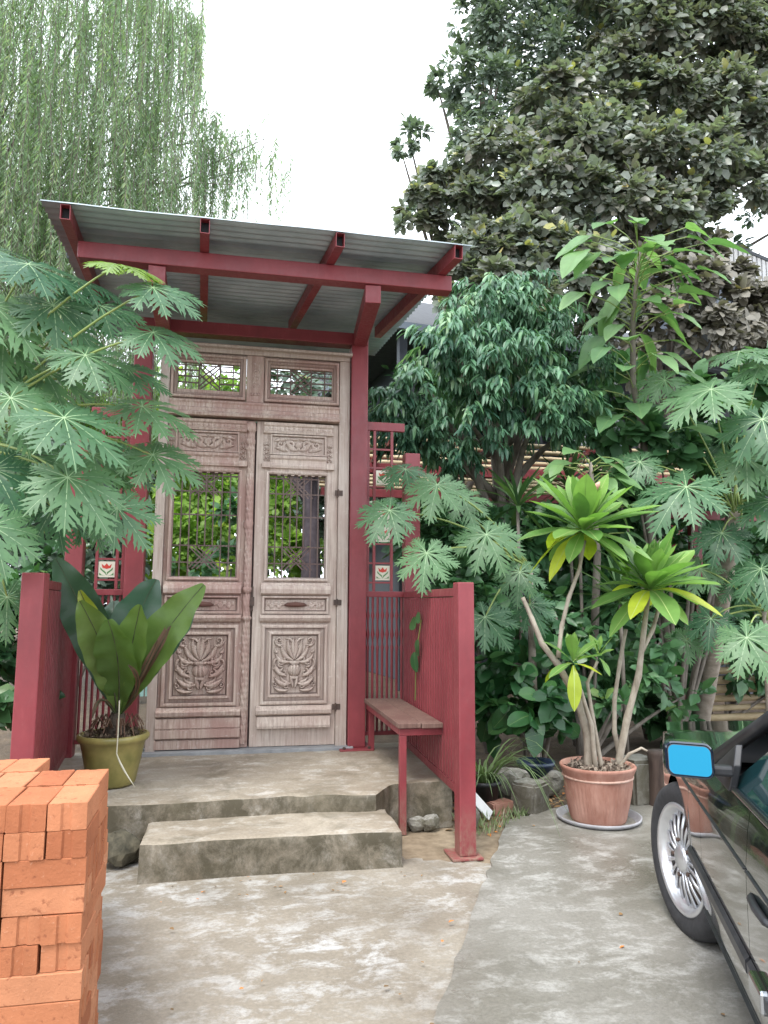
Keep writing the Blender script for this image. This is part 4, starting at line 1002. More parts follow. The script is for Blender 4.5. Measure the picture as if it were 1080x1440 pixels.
# understory shrubs, right of the bench and behind the potted plumeria
U_ = 'dark shrubs behind the potted plumeria'
RSL = leaf_mesh('leaf', SHRP, 1, .72, 7, .22, .1, 'round', VEIN)
shrub('dark glossy shrub with round leaves beside the bench end post', (2.55, 6.0, 0), [(at(715,935,5.75),.20),(at(740,985,5.6),.24),(at(700,1000,5.8),.22),(at(770,940,5.9),.22),(at(690,950,5.9),.18),(at(775,1010,5.7),.16),(at(720,890,6.0),.18)], SHRP, .155, 170, 9, T_ROUND, U_, pm=RSL, k=110, sub=.6)
shrub('dark leafy shrub under the middle papaya leaves', (2.4, 6.9, 0), [(at(600,750,7.0),.30),(at(650,760,6.9),.33),(at(700,750,6.9),.28),(at(690,780,6.7),.35),(at(660,850,6.6),.4),(at(740,760,6.8),.3)], SHR, .15, 170, 22, T_OV, U_)
shrub('dark leafy shrub behind the larger plumeria head', (3.4, 7.1, 0), [(at(870,720,7.1),.25),(at(840,770,7.0),.36),(at(800,820,6.9),.4),(at(770,880,6.8),.4),(at(860,860,6.8),.4),(at(830,950,6.7),.4),(at(780,1000,6.7),.3)], SHR, .16, 150, 22, T_OV, U_)
shrub('dark spreading shrub right of the plumeria stems', (4.3, 7.3, 0), [(at(930,760,7.4),.35),(at(900,830,7.2),.4),(at(960,860,7.3),.42),(at(930,940,7.2),.45),(at(880,980,7.0),.35),(at(1000,800,7.5),.35),(at(940,1010,7.0),.25)], SHR, .16, 150, 22, T_OV, U_)
shrub('dark shrub at the right edge below the papaya crown', (5.6, 7.8, 0), [(at(1040,790,7.8),.4),(at(1080,850,7.8),.45),(at(1020,880,7.7),.4),(at(1060,940,7.6),.25),(at(1090,740,8.0),.5),(at(1110,960,7.6),.3)], SHR, .15, 140, 22, T_OV, U_)
shrub('dark shrub at the left edge behind the end post', (-2.0, 5.3, 0), [(at(10,880,5.2),.25),(at(0,950,5.1),.28),(at(40,850,5.6),.22),(at(-60,900,5.2),.4),(at(85,800,6.4),.2)], SHR, .12, 150, 26, T_OV)
shrub('green bush behind the left lattice fence', (-1.6, 7.2, 0), [(at(140,760,7.2),.35),(at(110,820,7.1),.35),(at(160,840,7.3),.3),(at(60,780,7.0),.4),(at(150,680,7.5),.35),(at(20,740,7.2),.4),(at(60,660,7.6),.4)], DKT, .13, 150, 26, T_OV)

SHB = leafmat('mid_green_shrub_leaf', (.045, .125, .055), (.11, .23, .10), (.20, .32, .10), .35, .28, .10)
shrub('mid green leafy shrub hiding the right end of the bamboo roof', (4.2, 6.6, 0), [(at(880,600,6.5),.26),(at(930,640,6.4),.30),(at(980,620,6.6),.30),(at(1040,680,6.5),.34),(at(900,690,6.6),.25),(at(1080,620,6.6),.34),(at(1000,560,6.7),.28),(at(1060,540,6.8),.32),(at(860,660,6.6),.18),(at(870,540,6.8),.22)], SHB, .17, 120, 20, T_ROUND, U_)
shrub('mid green leafy shrub low behind the plumeria stems', (3.0, 6.1, 0), [(at(840,900,6.0),.20),(at(900,960,6.0),.24),(at(860,1000,5.9),.18),(at(930,900,6.1),.22),(at(780,860,6.1),.18),(at(960,980,6.2),.18)], SHB, .13, 150, 14, T_OV, U_)
# ------------------------------------------------------------------ papaya plants
def papaya_mesh(seed, leafm, nl=9):
    r_ = random.Random(seed); mb = MB(); veins = MB(); veins.m = 1
    for li in range(nl):
        aa = R(-152+304*li/(nl-1)+r_.uniform(-4, 4)); ln = (.64-.26*abs(math.sin(aa/2))**1.2)*r_.uniform(.92, 1.08)
        step = R(304/(nl-1)); ca, sa = math.cos(aa), math.sin(aa); droop = r_.uniform(.30, .52); tw = r_.uniform(-.15, .15)
        def P(x, y): # lobe coords -> leaf coords with fold along the rib and droop outwards
            z = -droop*x*x*1.2+.22*abs(y)-1.6*y*y+tw*y-.35*max(0, x-.35)*abs(y)
            return (x*ca-y*sa, x*sa+y*ca, z)
        n = 14; vv = []
        wd = lambda t: max(.0015, min(ln*t*math.tan(step*.54), ln*(.040+.062*math.exp(-((t-.36)/.13)**2))*(1-t)**.35*1.05))
        for i in range(n+1):
            t = i/n
            for k in (-1, -.5, 0, .5, 1): vv.append(P(ln*t, k*wd(t)))
        mb.add(vv, [(i*5+j, (i+1)*5+j, (i+1)*5+j+1, i*5+j+1) for i in range(n) for j in range(4)])
        v2 = []
        for i in range(n+1):
            t = i/n; q = .0036*(1-.8*t)+.0003
            for k in (-1, 1): x_, y_, z_ = P(ln*t, k*q); v2.append((x_, y_, z_+.0045))
        veins.add(v2, [(2*i, 2*i+2, 2*i+3, 2*i+1) for i in range(n)])
        for t0, l0 in ((.30, .25), (.43, .31), (.56, .28), (.69, .21), (.81, .14)):      # pointed side lobules with a tooth
            for sg in (1, -1):
                l_ = ln*l0*r_.uniform(.85, 1.15)*(.8 if sg*aa*0 else 1); an = R(r_.uniform(34, 48)); b_ = ln*.092*(1.15-t0*.5)
                x0 = ln*(t0+r_.uniform(-.015, .015)); w0_ = wd(t0)*.35
                dx, dy = math.cos(an), math.sin(an)
                def Q(u, v): x_ = x0+u*dx-v*dy; y_ = w0_+u*dy+v*dx; return P(x_, sg*y_)
                L0 = l_*1.25
                o_ = [(-.04, -b_*.6), (L0*.35, -b_*.52), (L0*.62, -b_*.34), (L0*.70, -b_*.50), (L0*.80, -b_*.20), (L0, 0), (L0*.72, b_*.16), (L0*.60, b_*.40), (L0*.5, b_*.26), (L0*.2, b_*.46), (-.04, b_*.6)]
                m_ = [(-.04, 0), (L0*.35, 0), (L0*.62, 0), (L0*.8, 0)]
                vs_ = [Q(*q) for q in o_]+[Q(*q) for q in m_]
                fs = [(0, 1, 12, 11), (1, 2, 13, 12), (2, 3, 4, 14, 13), (4, 5, 14), (5, 6, 14), (6, 7, 8, 13, 14), (8, 9, 12, 13), (9, 10, 11, 12)]
                mb.add(vs_, fs if sg > 0 else [f[::-1] for f in fs])
    b = len(mb.v); mb.v += veins.v; mb.f += [tuple(i+b for i in f) for f in veins.f]; mb.mi += veins.mi
    me = bpy.data.meshes.new('papaya_leaf'); me.from_pydata(mb.v, [], mb.f); me.materials.append(leafm); me.materials.append(PVEIN)
    me.polygons.foreach_set('material_index', mb.mi); me.polygons.foreach_set('use_smooth', [True]*len(me.polygons)); me.update(); return me
PM = [papaya_mesh(i, PAP) for i in range(5)]; PMY = papaya_mesh(9, PAPY); PM7 = papaya_mesh(11, PAP, 7)
def papaya(label, base, crownp, leaves, group, tr=.06, lean=None):
    t_ = thing('papaya_plant', label, 'papaya plant', base, 0, group)
    cp = Vector(crownp); b0 = Vector(base)
    pts = bez(b0, (b0+cp)/2+Vector(lean or (0, 0, 0)), cp, 14)
    mb = MB(); mb.tube(pts, [tr*(1.15-.5*i/13)*(1+.06*(i % 2)) for i in range(14)], 12); mb.build('trunk', PSTEM, t_, True)
    for i, (px, py, Y, sz, ang, tilt, v) in enumerate(leaves):
        p = at(px, py, Y)
        vd = (CAM-p).normalized(); tt = R(tilt); n_ = (vd*math.cos(tt)+Vector((0, 0, 1))*math.sin(tt)).normalized()
        a = R(ang); d0 = RT*math.cos(a)-UP*math.sin(a)
        d0 = d0-n_*d0.dot(n_)
        me = PMY if v == 'y' else PM7 if v == '7' else PM[v]
        inst('leaf', me, t_, basis(p, d0, n_, sz/.62*.61))
        st = cp+Vector((random.uniform(-.03, .03), random.uniform(-.03, .03), random.uniform(-.12, .05)))
        md = (st+p)/2+Vector((0, 0, .10+.08*(p-st).length))
        MB().tube(bez(st, md, p-n_*.004, 9), [.011, .010, .009, .008, .0075, .007, .0065, .006, .005], 6).build('petiole', PETI, t_, True)
    return t_
PG_ = 'papaya plants around the porch'
lc = at(-70, 610, 4.6)
papaya('largest papaya plant, overhanging the left of the porch from the left edge', (lc.x-.1, 4.7, 0), lc, [
    (40,372,4.3,.66,25,58,0),(165,372,4.15,.50,20,72,'y'),(215,405,4.1,.52,40,55,1),(120,500,4.2,.56,30,52,2),(215,468,4.1,.50,25,55,3),(75,430,4.35,.62,50,45,4),
    (90,588,4.0,.66,40,52,0),(15,560,4.15,.60,80,45,1),(200,572,4.45,.60,18,58,2),(215,640,4.5,.55,30,50,3),(95,672,4.0,.60,60,42,4),(165,715,4.25,.48,55,38,0),
    (-12,740,3.9,.48,80,35,1),(5,480,4.4,.60,120,40,2),(75,715,4.5,.46,80,38,3),(-10,660,4.1,.6,100,40,4),(125,725,4.7,.42,75,38,1),(-10,350,4.6,.6,10,60,2),(10,840,4.3,.4,90,30,0),(140,430,4.5,.55,40,50,4),(60,520,4.5,.6,70,45,3),(130,640,4.6,.55,45,48,1),(180,520,4.7,.5,25,55,0),(40,640,4.5,.6,90,40,2),(-10,430,4.3,.7,60,50,1),(110,395,4.6,.5,20,62,3),(165,640,4.8,.5,40,45,2)], PG_, .07)
mc = at(745, 800, 5.7)
papaya('low papaya plant reaching over the bench wall from the right', (mc.x+.1, 5.9, 0), mc, [
    (615,682,5.3,.56,95,48,0),(548,718,5.15,.52,110,45,1),(600,778,4.95,.50,92,42,2),(684,752,5.2,.58,75,45,3),(731,805,5.5,.46,95,40,4),(682,868,5.4,.50,60,35,0),(570,660,5.6,.44,110,55,1),(745,850,5.6,.45,70,40,2),(650,700,5.6,.5,80,50,4)], PG_, .035)
rc = at(1035, 720, 6.0)
papaya('tall papaya plant at the right with pale broad leaves', atz(978, 1042, 0), rc, [
    (1000,548,5.6,.86,120,55,0),(1040,495,5.9,.90,15,66,1),(965,685,5.5,.86,110,50,2),(1072,590,5.4,.80,80,42,3),(935,535,6.0,.50,160,40,4),(1050,645,5.6,.75,60,42,0),(1070,515,5.8,.8,30,58,2),(1015,750,5.9,.62,100,45,1),(900,650,6.0,.55,140,45,3),(1085,705,5.6,.75,70,45,4),(955,600,6.2,.6,130,50,1),(1020,620,6.3,.7,90,50,3)], PG_, .085, (.05, 0, 0))
rc2 = at(1075, 860, 5.6)
papaya('small papaya plant right of the plumeria near the car', (rc2.x+.15, 5.8, 0), rc2, [
    (1050,897,5.3,.66,70,42,0),(985,800,6.0,.50,100,40,1),(1070,800,5.6,.66,80,45,2),(965,900,6.0,.42,120,35,3),(1035,820,5.9,.5,60,40,4),(1000,870,5.8,.5,90,40,2)], PG_, .03)

# broad-leaved fig
FGL = [leaf_mesh('leaf', FIG, 1, .64, 9, .28, .16, 'ovate', VEIN, .01, s_) for s_ in range(3)]
def fig(label, base, pts_px, nl, size, cat='tree', name='fig_tree', spread=.24):
    t_ = thing(name, label, cat, base); tops = [at(*q) for q in pts_px]; pts = [Vector(base)]+tops
    trunk('trunk', pts, [.045-.03*i/(len(pts)-1) for i in range(len(pts))], BARK, t_, 8)
    for i in range(nl):
        u = ((i+.5)/nl)**.55; f = (1+u*(len(pts)-2)) if len(pts) > 2 else u; i0 = min(int(f), len(pts)-2); p = pts[i0].lerp(pts[i0+1], f-i0)
        az = i*2.4+random.uniform(-.4, .4); o = Vector((math.cos(az), math.sin(az)*.8-.35, .12)); q = p+Vector((o.x*1.25, o.y, o.z+.25))*spread*random.uniform(.3, 1.1)*(.75+.45*u-.35*max(0, u-.8)/.2)
        MB().tube([p, (p+q)/2+Vector((0, 0, .03)), q], .005, 5).build('petiole', PETI, t_)
        d = o+Vector((random.uniform(-.3, .3), -.25, -.15-.75*random.random())); n_ = Vector((o.x*.5+random.uniform(-.2, .2), o.y*.3-.45, .8))
        inst('leaf', FGL[i % 3], t_, basis(q, d, n_, size*random.uniform(.7, 1.15)))
    return t_
fig('young fig tree with large pale heart-shaped leaves in front of the grey tree', (atz(905, 1000, 0).x*.8, 6.6, 0), [(908,700,6.5),(905,610,6.4),(890,540,6.3),(890,450,6.2),(895,395,6.15),(900,350,6.1)], 74, .40, spread=.45)
fig('low fig sapling with broad leaves right of the bamboo roof', (3.2, 6.4, 0), [(840,780,6.3),(835,700,6.2),(830,650,6.15)], 22, .30, 'plant', 'fig_sapling', .32)
# strap-leaved dracaena heads in the dark background
DRL = leaf_mesh('leaf', leafmat('dracaena_leaf', (.03, .075, .03), (.08, .15, .05), None, .35, .2, .05, False), 1, .10, 9, .28, .15, 'strap', None)
def rosette(t_, p, n, ln, mesh, e0=75, e1=-15, axis=(0, 0, 1), wid=1):
    ax = Vector(axis).normalized(); x = ax.orthogonal().normalized(); y = ax.cross(x)
    for i in range(n):
        az = i*2.39996+random.uniform(-.2, .2); u = i/(n-1); el = R(e0+(e1-e0)*u**1.25+random.uniform(-11, 11))
        h = x*math.cos(az)+y*math.sin(az); d = h*math.cos(el)+ax*math.sin(el); nn = ax*math.cos(el)-h*math.sin(el)
        me = mesh(u) if callable(mesh) else mesh
        inst('leaf', me, t_, basis(Vector(p)+ax*.05*(1-u)+h*.01, d, nn, ln*random.uniform(.72, 1.12)*(.62+.38*min(1, u*3))))
for i, (px, py, Y, ln) in enumerate([(728,715,6.2,.5),(800,690,6.6,.45),(872,850,5.9,.55),(815,770,6.4,.45)]):
    c = at(px, py, Y); b = (c.x+.05, c.y+.05, 0)
    t_ = thing('dracaena', ['strap-leaved dracaena left of the larger plumeria head', 'strap-leaved dracaena above the larger plumeria head', 'spiky dracaena between the plumeria stems', 'strap-leaved dracaena hidden behind the larger plumeria head'][i], 'plant', b, 0, 'dracaenas in the dark undergrowth')
    trunk('stem', [b, (c.x+.02, c.y+.02, c.z*.5), c], [.02, .018, .014], BARK, t_, 7); rosette(t_, c, 30, ln, DRL, 80, -20)

# ------------------------------------------------------------------ potted plumeria
pc = Vector((2.36, 4.62, 0))
sau = thing('saucer', 'grey round saucer under the terracotta pot', 'saucer', pc)
MB().lathe([(0, .006), (.20, .006), (.245, .022), (.262, .048), (.270, .048), (.264, .030), (.215, .004), (0, .0045)][::-1], pc, 40).build('dish', GREYP, sau, True)
pot = thing('terracotta_pot', 'big fluted terracotta pot on a grey saucer', 'pot', pc)
def flute(r_, z_, an, i): return r_*(1+(.020*math.cos(an*48) if .06 < z_ < .275 else 0)) + (.003*math.sin(an*3+z_*9))
MB().lathe([(0, .012), (.17, .012), (.178, .03), (.186, .085), (.190, .10), (.205, .18), (.214, .25), (.218, .275), (.222, .30), (.226, .315), (.240, .345), (.243, .358), (.236, .366), (.222, .362), (.212, .33), (0, .325)], pc, 144, fn=flute).build('pot_body', TERRA, pot, True)
MB().lathe([(.2195, .284), (.226, .288), (.226, .296), (.2215, .300)], pc, 96, fn=lambda r_, z_, an, i: r_+.002*math.cos(an*40)).build('rim_band', simple('chalky_band', (.42, .25, .19), (.56, .40, .33), 30, .9), pot, True)
gv = foliage('soil', simple('pot_soil', (.10, .07, .05), (.30, .25, .2), 60, .95), *(lambda n: (np.stack([pc.x+.20*np.sqrt(rng.uniform(0, 1, n))*np.cos(a_ := rng.uniform(0, 6.28, n)), pc.y+.20*np.sqrt(rng.uniform(0, 1, n))*np.sin(a_), np.full(n, .335)+rng.uniform(0, .02, n)], 1), rdir(n), rdir(n)+np.array([0, 0, 1.2]), rng.uniform(.015, .05, n), rng.uniform(0, 1, n)))(700), T_OV, pot)
plu = thing('plumeria', 'bare-stemmed plumeria with bright leaf rosettes growing in the terracotta pot', 'plant', (pc.x, pc.y, .33))
PLM = [leaf_mesh('leaf', PLU, 1, .335, 12, b_, .22, 'obl', PLUV, .006, i) for i, b_ in enumerate((.05, .14, .24))]
PLMY = [leaf_mesh('leaf', PLUY, 1, .34, 12, b_, .22, 'obl', PLUV, .006, i) for i, b_ in enumerate((.2, .45))]
def plpick(yl):
    def f(u):
        if u > .80 and random.random() < yl: return random.choice(PLMY)
        return PLM[0] if u < .35 else PLM[1] if u < .7 else PLM[2]
    return f
YP = 4.62
stems = [
    [(828,1085,4.62),(826,1030,4.62),(812,985,4.60),(785,935,4.60),(762,905,4.62),(748,870,4.64),(735,840,4.66)],
    [(785,925,4.60),(790,880,4.62),(800,840,4.62),(815,800,4.62),(822,760,4.60)],
    [(838,1085,4.58),(832,1020,4.56),(818,975,4.54),(806,940,4.53)],
    [(848,1090,4.60),(832,1000,4.58),(826,960,4.57),(840,930,4.56)],
    [(868,1082,4.66),(882,1010,4.64),(898,950,4.62),(905,890,4.60),(912,835,4.58)],
    [(872,1065,4.70),(864,1030,4.72),(864,985,4.74),(872,930,4.76),(880,885,4.78)],
    [(903,915,4.61),(918,885,4.66),(928,850,4.68)],
    [(870,1080,4.60),(885,1060,4.56),(902,1052,4.54),(910,1056,4.53)]]
for i, st in enumerate(stems):
    pts = [at(*q) for q in st]; fine = []
    for a, b in zip(pts[:-1], pts[1:]): fine += [a.lerp(b, k/5) for k in range(5)]
    fine.append(pts[-1]); n = len(fine); r0, r1 = [(.030, .013), (.015, .011), (.016, .010), (.014, .009), (.026, .015), (.017, .012), (.016, .012), (.012, .006)][i]
    MB().tube(fine, [(r0+(r1-r0)*k/(n-1))*(1+(.14 if k % 5 == 0 else 0)+random.uniform(-.05, .05)) for k in range(n)], 10).build('stem', PALEBARK, plu, True)
for (px, py, Y, n, ln, yl, e1) in [(820,750,4.60,46,.46,.45,-30),(914,832,4.58,44,.46,.5,-20),(806,935,4.53,13,.25,.55,-30),(842,925,4.56,8,.15,.1,-20),(930,846,4.7,7,.24,.0,-45)]:
    rosette(plu, at(px, py, Y), n, ln, plpick(yl), 86, e1, (-.05, -.24, 1))
for px, py, Y in ((836,690,4.6),):
    p = at(px, py, Y); MB().tube([at(825,752,4.6), p-Vector((0, 0, .06)), p], [.006, .008, .012], 6).tube([p, p+Vector((.02, -.01, .04)), p+Vector((.03, -.02, .06))], [.014, .02, .004], 6).build('flower_bud', simple('pink_bud', (.45, .22, .17), (.6, .35, .28), 20, .6), plu, True)

# ------------------------------------------------------------------ bird's nest fern in olive pot
fc = Vector((-.70, 4.93, .287))
fp = thing('glazed_pot', 'olive glazed pot with a rolled rim on the landing', 'pot', fc)
MB().lathe([(0, .004), (.130, .004), (.142, .02), (.150, .06), (.178, .20), (.192, .262), (.204, .268), (.214, .282), (.214, .300), (.204, .310), (.190, .308), (.186, .285), (0, .280)], fc, 48).build('pot_body', OLIVE, fp, True)
foliage('soil', SOIL, *(lambda n: (np.stack([fc.x+.18*np.sqrt(rng.uniform(0, 1, n))*np.cos(a_ := rng.uniform(0, 6.28, n)), fc.y+.18*np.sqrt(rng.uniform(0, 1, n))*np.sin(a_), np.full(n, fc.z+.285)+rng.uniform(0, .03, n)], 1), rdir(n), rdir(n)+np.array([0, 0, 1.2]), rng.uniform(.02, .05, n), rng.uniform(0, 1, n)))(300), T_OV, fp)
fe = thing('birds_nest_fern', "bird's nest fern with broad upright fronds in the olive pot", 'fern', (fc.x, fc.y, fc.z+.28))
def frond(pts, width, mat, nhint, name='frond', wav=.034, fold=.28):
    pts = [Vector(p) for p in pts]; c = bez(*pts, 16); mb = MB(); n = 15; nh = Vector(nhint); vv = []; mid = []
    for i, p in enumerate(c):
        t_ = (c[min(i+1, n)]-c[max(i-1, 0)]).normalized(); sd_ = t_.cross(nh).normalized(); nn = sd_.cross(t_)
        u = i/n; wv = width*.66*max(.05, (math.sin(math.pi*min(1, u*.95+.03)**1.35))**.72)
        for s_ in (-1, -.55, 0, .55, 1):
            vv.append(p+sd_*wv*s_+nn*(fold*wv*abs(s_)**1.3+wav*abs(s_)*math.sin(u*30+abs(s_)*2.2+width*90)*(.25+abs(s_))*.6))
        mid.append(p+nn*.004)
    mb.add(vv, [(i*5+j, (i+1)*5+j, (i+1)*5+j+1, i*5+j+1) for i in range(n) for j in range(4)])
    o = mb.build(name, mat, fe, True); sl = o.modifiers.new('sub', 'SUBSURF'); sl.levels = sl.render_levels = 1
    MB().tube(mid, [.006*(1-.7*i/n) for i in range(n+1)], 5).build('midrib', simple('fern_midrib', (.03, .035, .02), (.08, .09, .04), 20, .6), o)
c0 = Vector((fc.x+.02, fc.y, fc.z+.40)); CN = -FW
def F(mx_, my_, mY, tx, ty, tY, wd, mat, nh=None, **k): frond((c0, at(mx_, my_, mY), at(tx, ty, tY)), wd, mat, nh or (CN+Vector((0, 0, .5))), **k)
F(168,905,4.9, 220,815,5.1, .24, FERND); F(140,890,5.0, 78,785,4.95, .20, FERND)
F(205,915,4.8, 287,822,4.75, .20, FERN); F(225,890,4.9, 270,850,5.1, .2, FERND)
F(160,925,4.7, 112,845,4.6, .17, FERN); F(175,930,4.7, 152,872,4.5, .19, FERN); F(182,925,4.7, 198,850,4.6, .16, FERN)
F(160,900,5.0, 160,845,5.2, .2, FERND); F(150,910,4.7, 112,830,4.7, .10, FERNY)
F(215,930,4.7, 240,880,4.65, .035, DEAD, wav=.006); F(220,920,4.75, 243,868,4.8, .04, DEAD, wav=.006); F(215,960,4.75, 180,935,4.5, .03, DEAD, wav=.006); F(140,960,4.7, 130,1010,4.65, .025, DEAD, wav=.005); F(200,950,4.7, 222,900,4.6, .03, DEAD, wav=.006)
MB().tube([Vector((fc.x, fc.y, fc.z+.27)), Vector((fc.x+.01, fc.y, fc.z+.35)), c0+Vector((0, 0, .03))], [.075, .06, .04], 9).build('root_clump', simple('fern_roots', (.03, .022, .015), (.09, .07, .05), 40, .95, 0, .8), fe, True)
for i in range(34):
    a = random.uniform(0, 6.28); p = c0+Vector((.07*math.cos(a), .07*math.sin(a), -.05)); MB().tube([p, p+Vector((.05*math.cos(a), .05*math.sin(a), .06)), p+Vector((.09*math.cos(a), .09*math.sin(a), random.uniform(-.06, .04)))], .004, 5).build('root', DEAD, fe)
tt_ = [at(168,985,4.72), at(166,1035,4.70), at(164,1060,4.70), at(178,1085,4.69), at(190,1107,4.69)]
tt_ = bez(tt_[0], tt_[1], tt_[2], 6)[:-1]+bez(tt_[2], tt_[3]+Vector((-.03, 0, .02)), tt_[4], 7)
MB().tube(tt_, [.004]*6+[.005, .006, .006, .005, .004, .002], 6).build('dry_frond_stalk', simple('pale_dry_stalk', (.45, .42, .30), (.6, .57, .45), 9, .7), fe, True)

vs_ = thing('vine_sprig', 'green vine sprig with three leaves climbing the inner face of the red side wall', 'vine', (1.30, 5.2, 1.0))
MB().tube([(1.318, 5.35, .70), (1.305, 5.28, .95), (1.295, 5.18, 1.12), (1.30, 5.10, 1.28)], .004, 5).build('stem', PETI, vs_)
for y_, z_, sc_, aa in ((5.22, 1.22, .13, 35), (5.12, 1.14, .12, -70), (5.24, 1.05, .14, -110), (5.10, 1.26, .09, 60)):
    inst('leaf', RSL, vs_, basis((1.285, y_, z_), (-.15, math.cos(R(aa)), math.sin(R(aa))), (-1, -.3, .3), sc_))
# ------------------------------------------------------------------ small pots, grass, stones
def pail(name, label, c, r0, r1, h, mat, group=None):
    t_ = thing(name, label, 'pot', c, 0, group); MB().lathe([(0, .003), (r0, .003), (r1, h-.03), (r1+.012, h-.028), (r1+.012, h), (r1-.004, h), (r1-.012, h-.04), (0, h-.05)], c, 28).build('pot_body', mat, t_, True)
    MB().lathe([(r1*.85, h-.045), (0, h-.03)], c, 20).build('soil', SOIL, t_); return t_
pail('plastic_pot', 'dark blue plastic pot under the round-leaved shrub', Vector((2.24, 5.35, 0)), .10, .13, .24, BLUEPL, 'plastic pots in the bed')
gp = Vector((1.72, 5.02, 0)); pail('plastic_pot', 'black plastic pot holding the arching grass plant beside the end post', gp, .08, .11, .2, DARKPL, 'plastic pots in the bed')
ga = thing('grass_plant', 'arching spider plant with long pale blades beside the red end post', 'plant', (gp.x, gp.y, .15))
mb = MB()
for i in range(70):
    a = random.uniform(0, 6.28); ln = random.uniform(.2, .45) if i > 24 else random.uniform(.45, .8)
    if i <= 24: a = random.uniform(-1.3, .7)
    b = gp+Vector((random.uniform(-.04, .04), random.uniform(-.04, .04), .16)); h = Vector((math.cos(a), math.sin(a), 0)); c = bez(b, b+h*ln*.45+Vector((0, 0, ln*random.uniform(.5, .95))), b+h*ln*.95+Vector((0, 0, random.uniform(-.15, .2)*ln*2)), 9)
    sdv = h.cross(Vector((0, 0, 1))); vv = []
    for k, p in enumerate(c): wv = .0062*(1-(k/8)**2)+.0006; vv += [p-sdv*wv, p+sdv*wv+Vector((0, 0, .001))]
    mb.add(vv, [(2*k, 2*k+1, 2*k+3, 2*k+2) for k in range(8)])
mb.build('blades', GRS, ga)['kind'] = 'stuff'
def rock(name, label, cat, c, size, mat, sub=3, rough=.25, seed=0, group=None, boxy=0, rz=0):
    bm = bmesh.new()
    if boxy:
        bmesh.ops.create_cube(bm, size=2); bmesh.ops.bevel(bm, geom=bm.edges[:], offset=.16, segments=2, affect='EDGES'); bmesh.ops.subdivide_edges(bm, edges=bm.edges[:], cuts=3, use_grid_fill=True)
    else: bmesh.ops.create_icosphere(bm, subdivisions=sub, radius=1)
    for v in bm.verts:
        p = v.co.copy(); n = noise.noise_vector(p*.9+Vector((seed*7, seed, 0)))+.5*noise.noise_vector(p*2.3+Vector((seed, 3, 0))); k = rough*(.35 if boxy else 1)
        v.co = Vector(((p.x+n.x*k)*size[0], (p.y+n.y*k)*size[1], (p.z+n.z*k)*size[2]))
    zmin = min(v.co.z for v in bm.verts)
    me = bpy.data.meshes.new(name); bm.to_mesh(me); bm.free(); me.materials.append(mat)
    o = bpy.data.objects.new(name, me); COL.objects.link(o); o.location = (c[0], c[1], c[2]-zmin*.92); o.rotation_euler = (0, 0, rz)
    tag(o, label, cat, group); return o
SG = 'stones edging the bed'
rock('stone', 'grey stone block standing tilted left of the terracotta pot', 'stone', (2.02, 4.93, 0), (.095, .10, .10), CONC, 3, .25, 2, SG, 1, R(33))
rock('stone', 'long dark boulder behind the tilted stone block', 'stone', (1.98, 5.22, 0), (.17, .10, .11), CONC, 3, .3, 4, SG, 0, R(-15))
rock('stone', 'flat dark stone right behind the red end post', 'stone', (1.72, 5.28, 0), (.14, .10, .07), CONC, 3, .25, 5, SG, 1)
rock('stone', 'grey stone behind the terracotta pot on its left', 'stone', (2.3, 5.3, 0), (.14, .10, .10), CONC, 3, .3, 6, SG)
rock('stone', 'small brown stone at the foot of the end post', 'stone', (1.50, 4.65, 0), (.06, .07, .075), CONC, 3, .25, 7, SG)
rock('brick_fragment', 'broken reddish brick piece among the grey stones', 'brick', (1.80, 4.93, 0), (.085, .05, .04), TERRA, 3, .25, 8, None, 1, R(20))
rock('stone', 'pale rubble stone under the landing behind the bench leg', 'stone', (1.15, 4.64, 0), (.06, .035, .045), CONC, 3, .3, 9, SG)
rock('stone', 'larger rubble stone under the landing by the bench', 'stone', (1.235, 4.63, 0), (.06, .04, .05), CONC, 3, .3, 10, SG)
rock('stone', 'dark rubble at the left end of the step', 'stone', (-.56, 4.36, 0), (.10, .09, .09), simple('mossy_rubble', (.03, .028, .018), (.12, .105, .07), 18, .9, 0, .6), 3, .4, 11, SG)
rock('concrete_block', 'pale concrete block right of the terracotta pot', 'concrete block', (2.86, 5.0, 0), (.12, .12, .16), CONC, 3, .12, 12, None, 1, R(10))
t_ = thing('tile_piece', 'broken white tile leaning on stones by the end post', 'tile', (1.62, 4.79, .02))
MB().obox(Matrix.Translation((1.63, 4.80, .085)) @ Matrix.Rotation(R(35), 4, 'Z') @ Matrix.Rotation(R(58), 4, 'X') @ Matrix.Rotation(R(30), 4, 'Z'), .085, .17, .008).build('tile_slab', WHITE, t_, bevel=.001)
st_ = thing('tree_stump', 'short cut log standing behind the car wheel and mirror', 'stump', (2.98, 4.86, 0))
MB().lathe([(.105, 0), (.10, .05), (.098, .30), (.104, .36), (.098, .375), (0, .372)], (2.98, 4.86, 0), 24, fn=lambda r_, z_, an, i: r_*(1+.03*math.sin(an*9)+.02*math.sin(an*4))).build('log', simple('dark_log_bark', (.045, .03, .025), (.12, .085, .07), 20, .9, 0, .5, (1, 1, .2)), st_, True)
n = 420
q = np.stack([rng.uniform(1.35, 3.4, n), rng.uniform(4.5, 5.6, n), np.full(n, .004)], 1); q = q[(q[:, 1] > 4.75) | (q[:, 0] < 1.72)]
q2 = np.stack([rng.uniform(-.9, 3.2, 64), rng.uniform(2.0, 4.8, 64), np.full(64, .022)], 1); q2 = q2[~((q2[:, 1] > 4.0) & (q2[:, 0] < 1.0))]
q3 = np.stack([rng.uniform(-.4, 1.0, 26), rng.uniform(3.75, 4.03, 26), np.full(26, .006)], 1)
LIT = leafmat('fallen_leaf', (.16, .10, .05), (.34, .20, .09), (.60, .22, .06), .8, .1, .25)
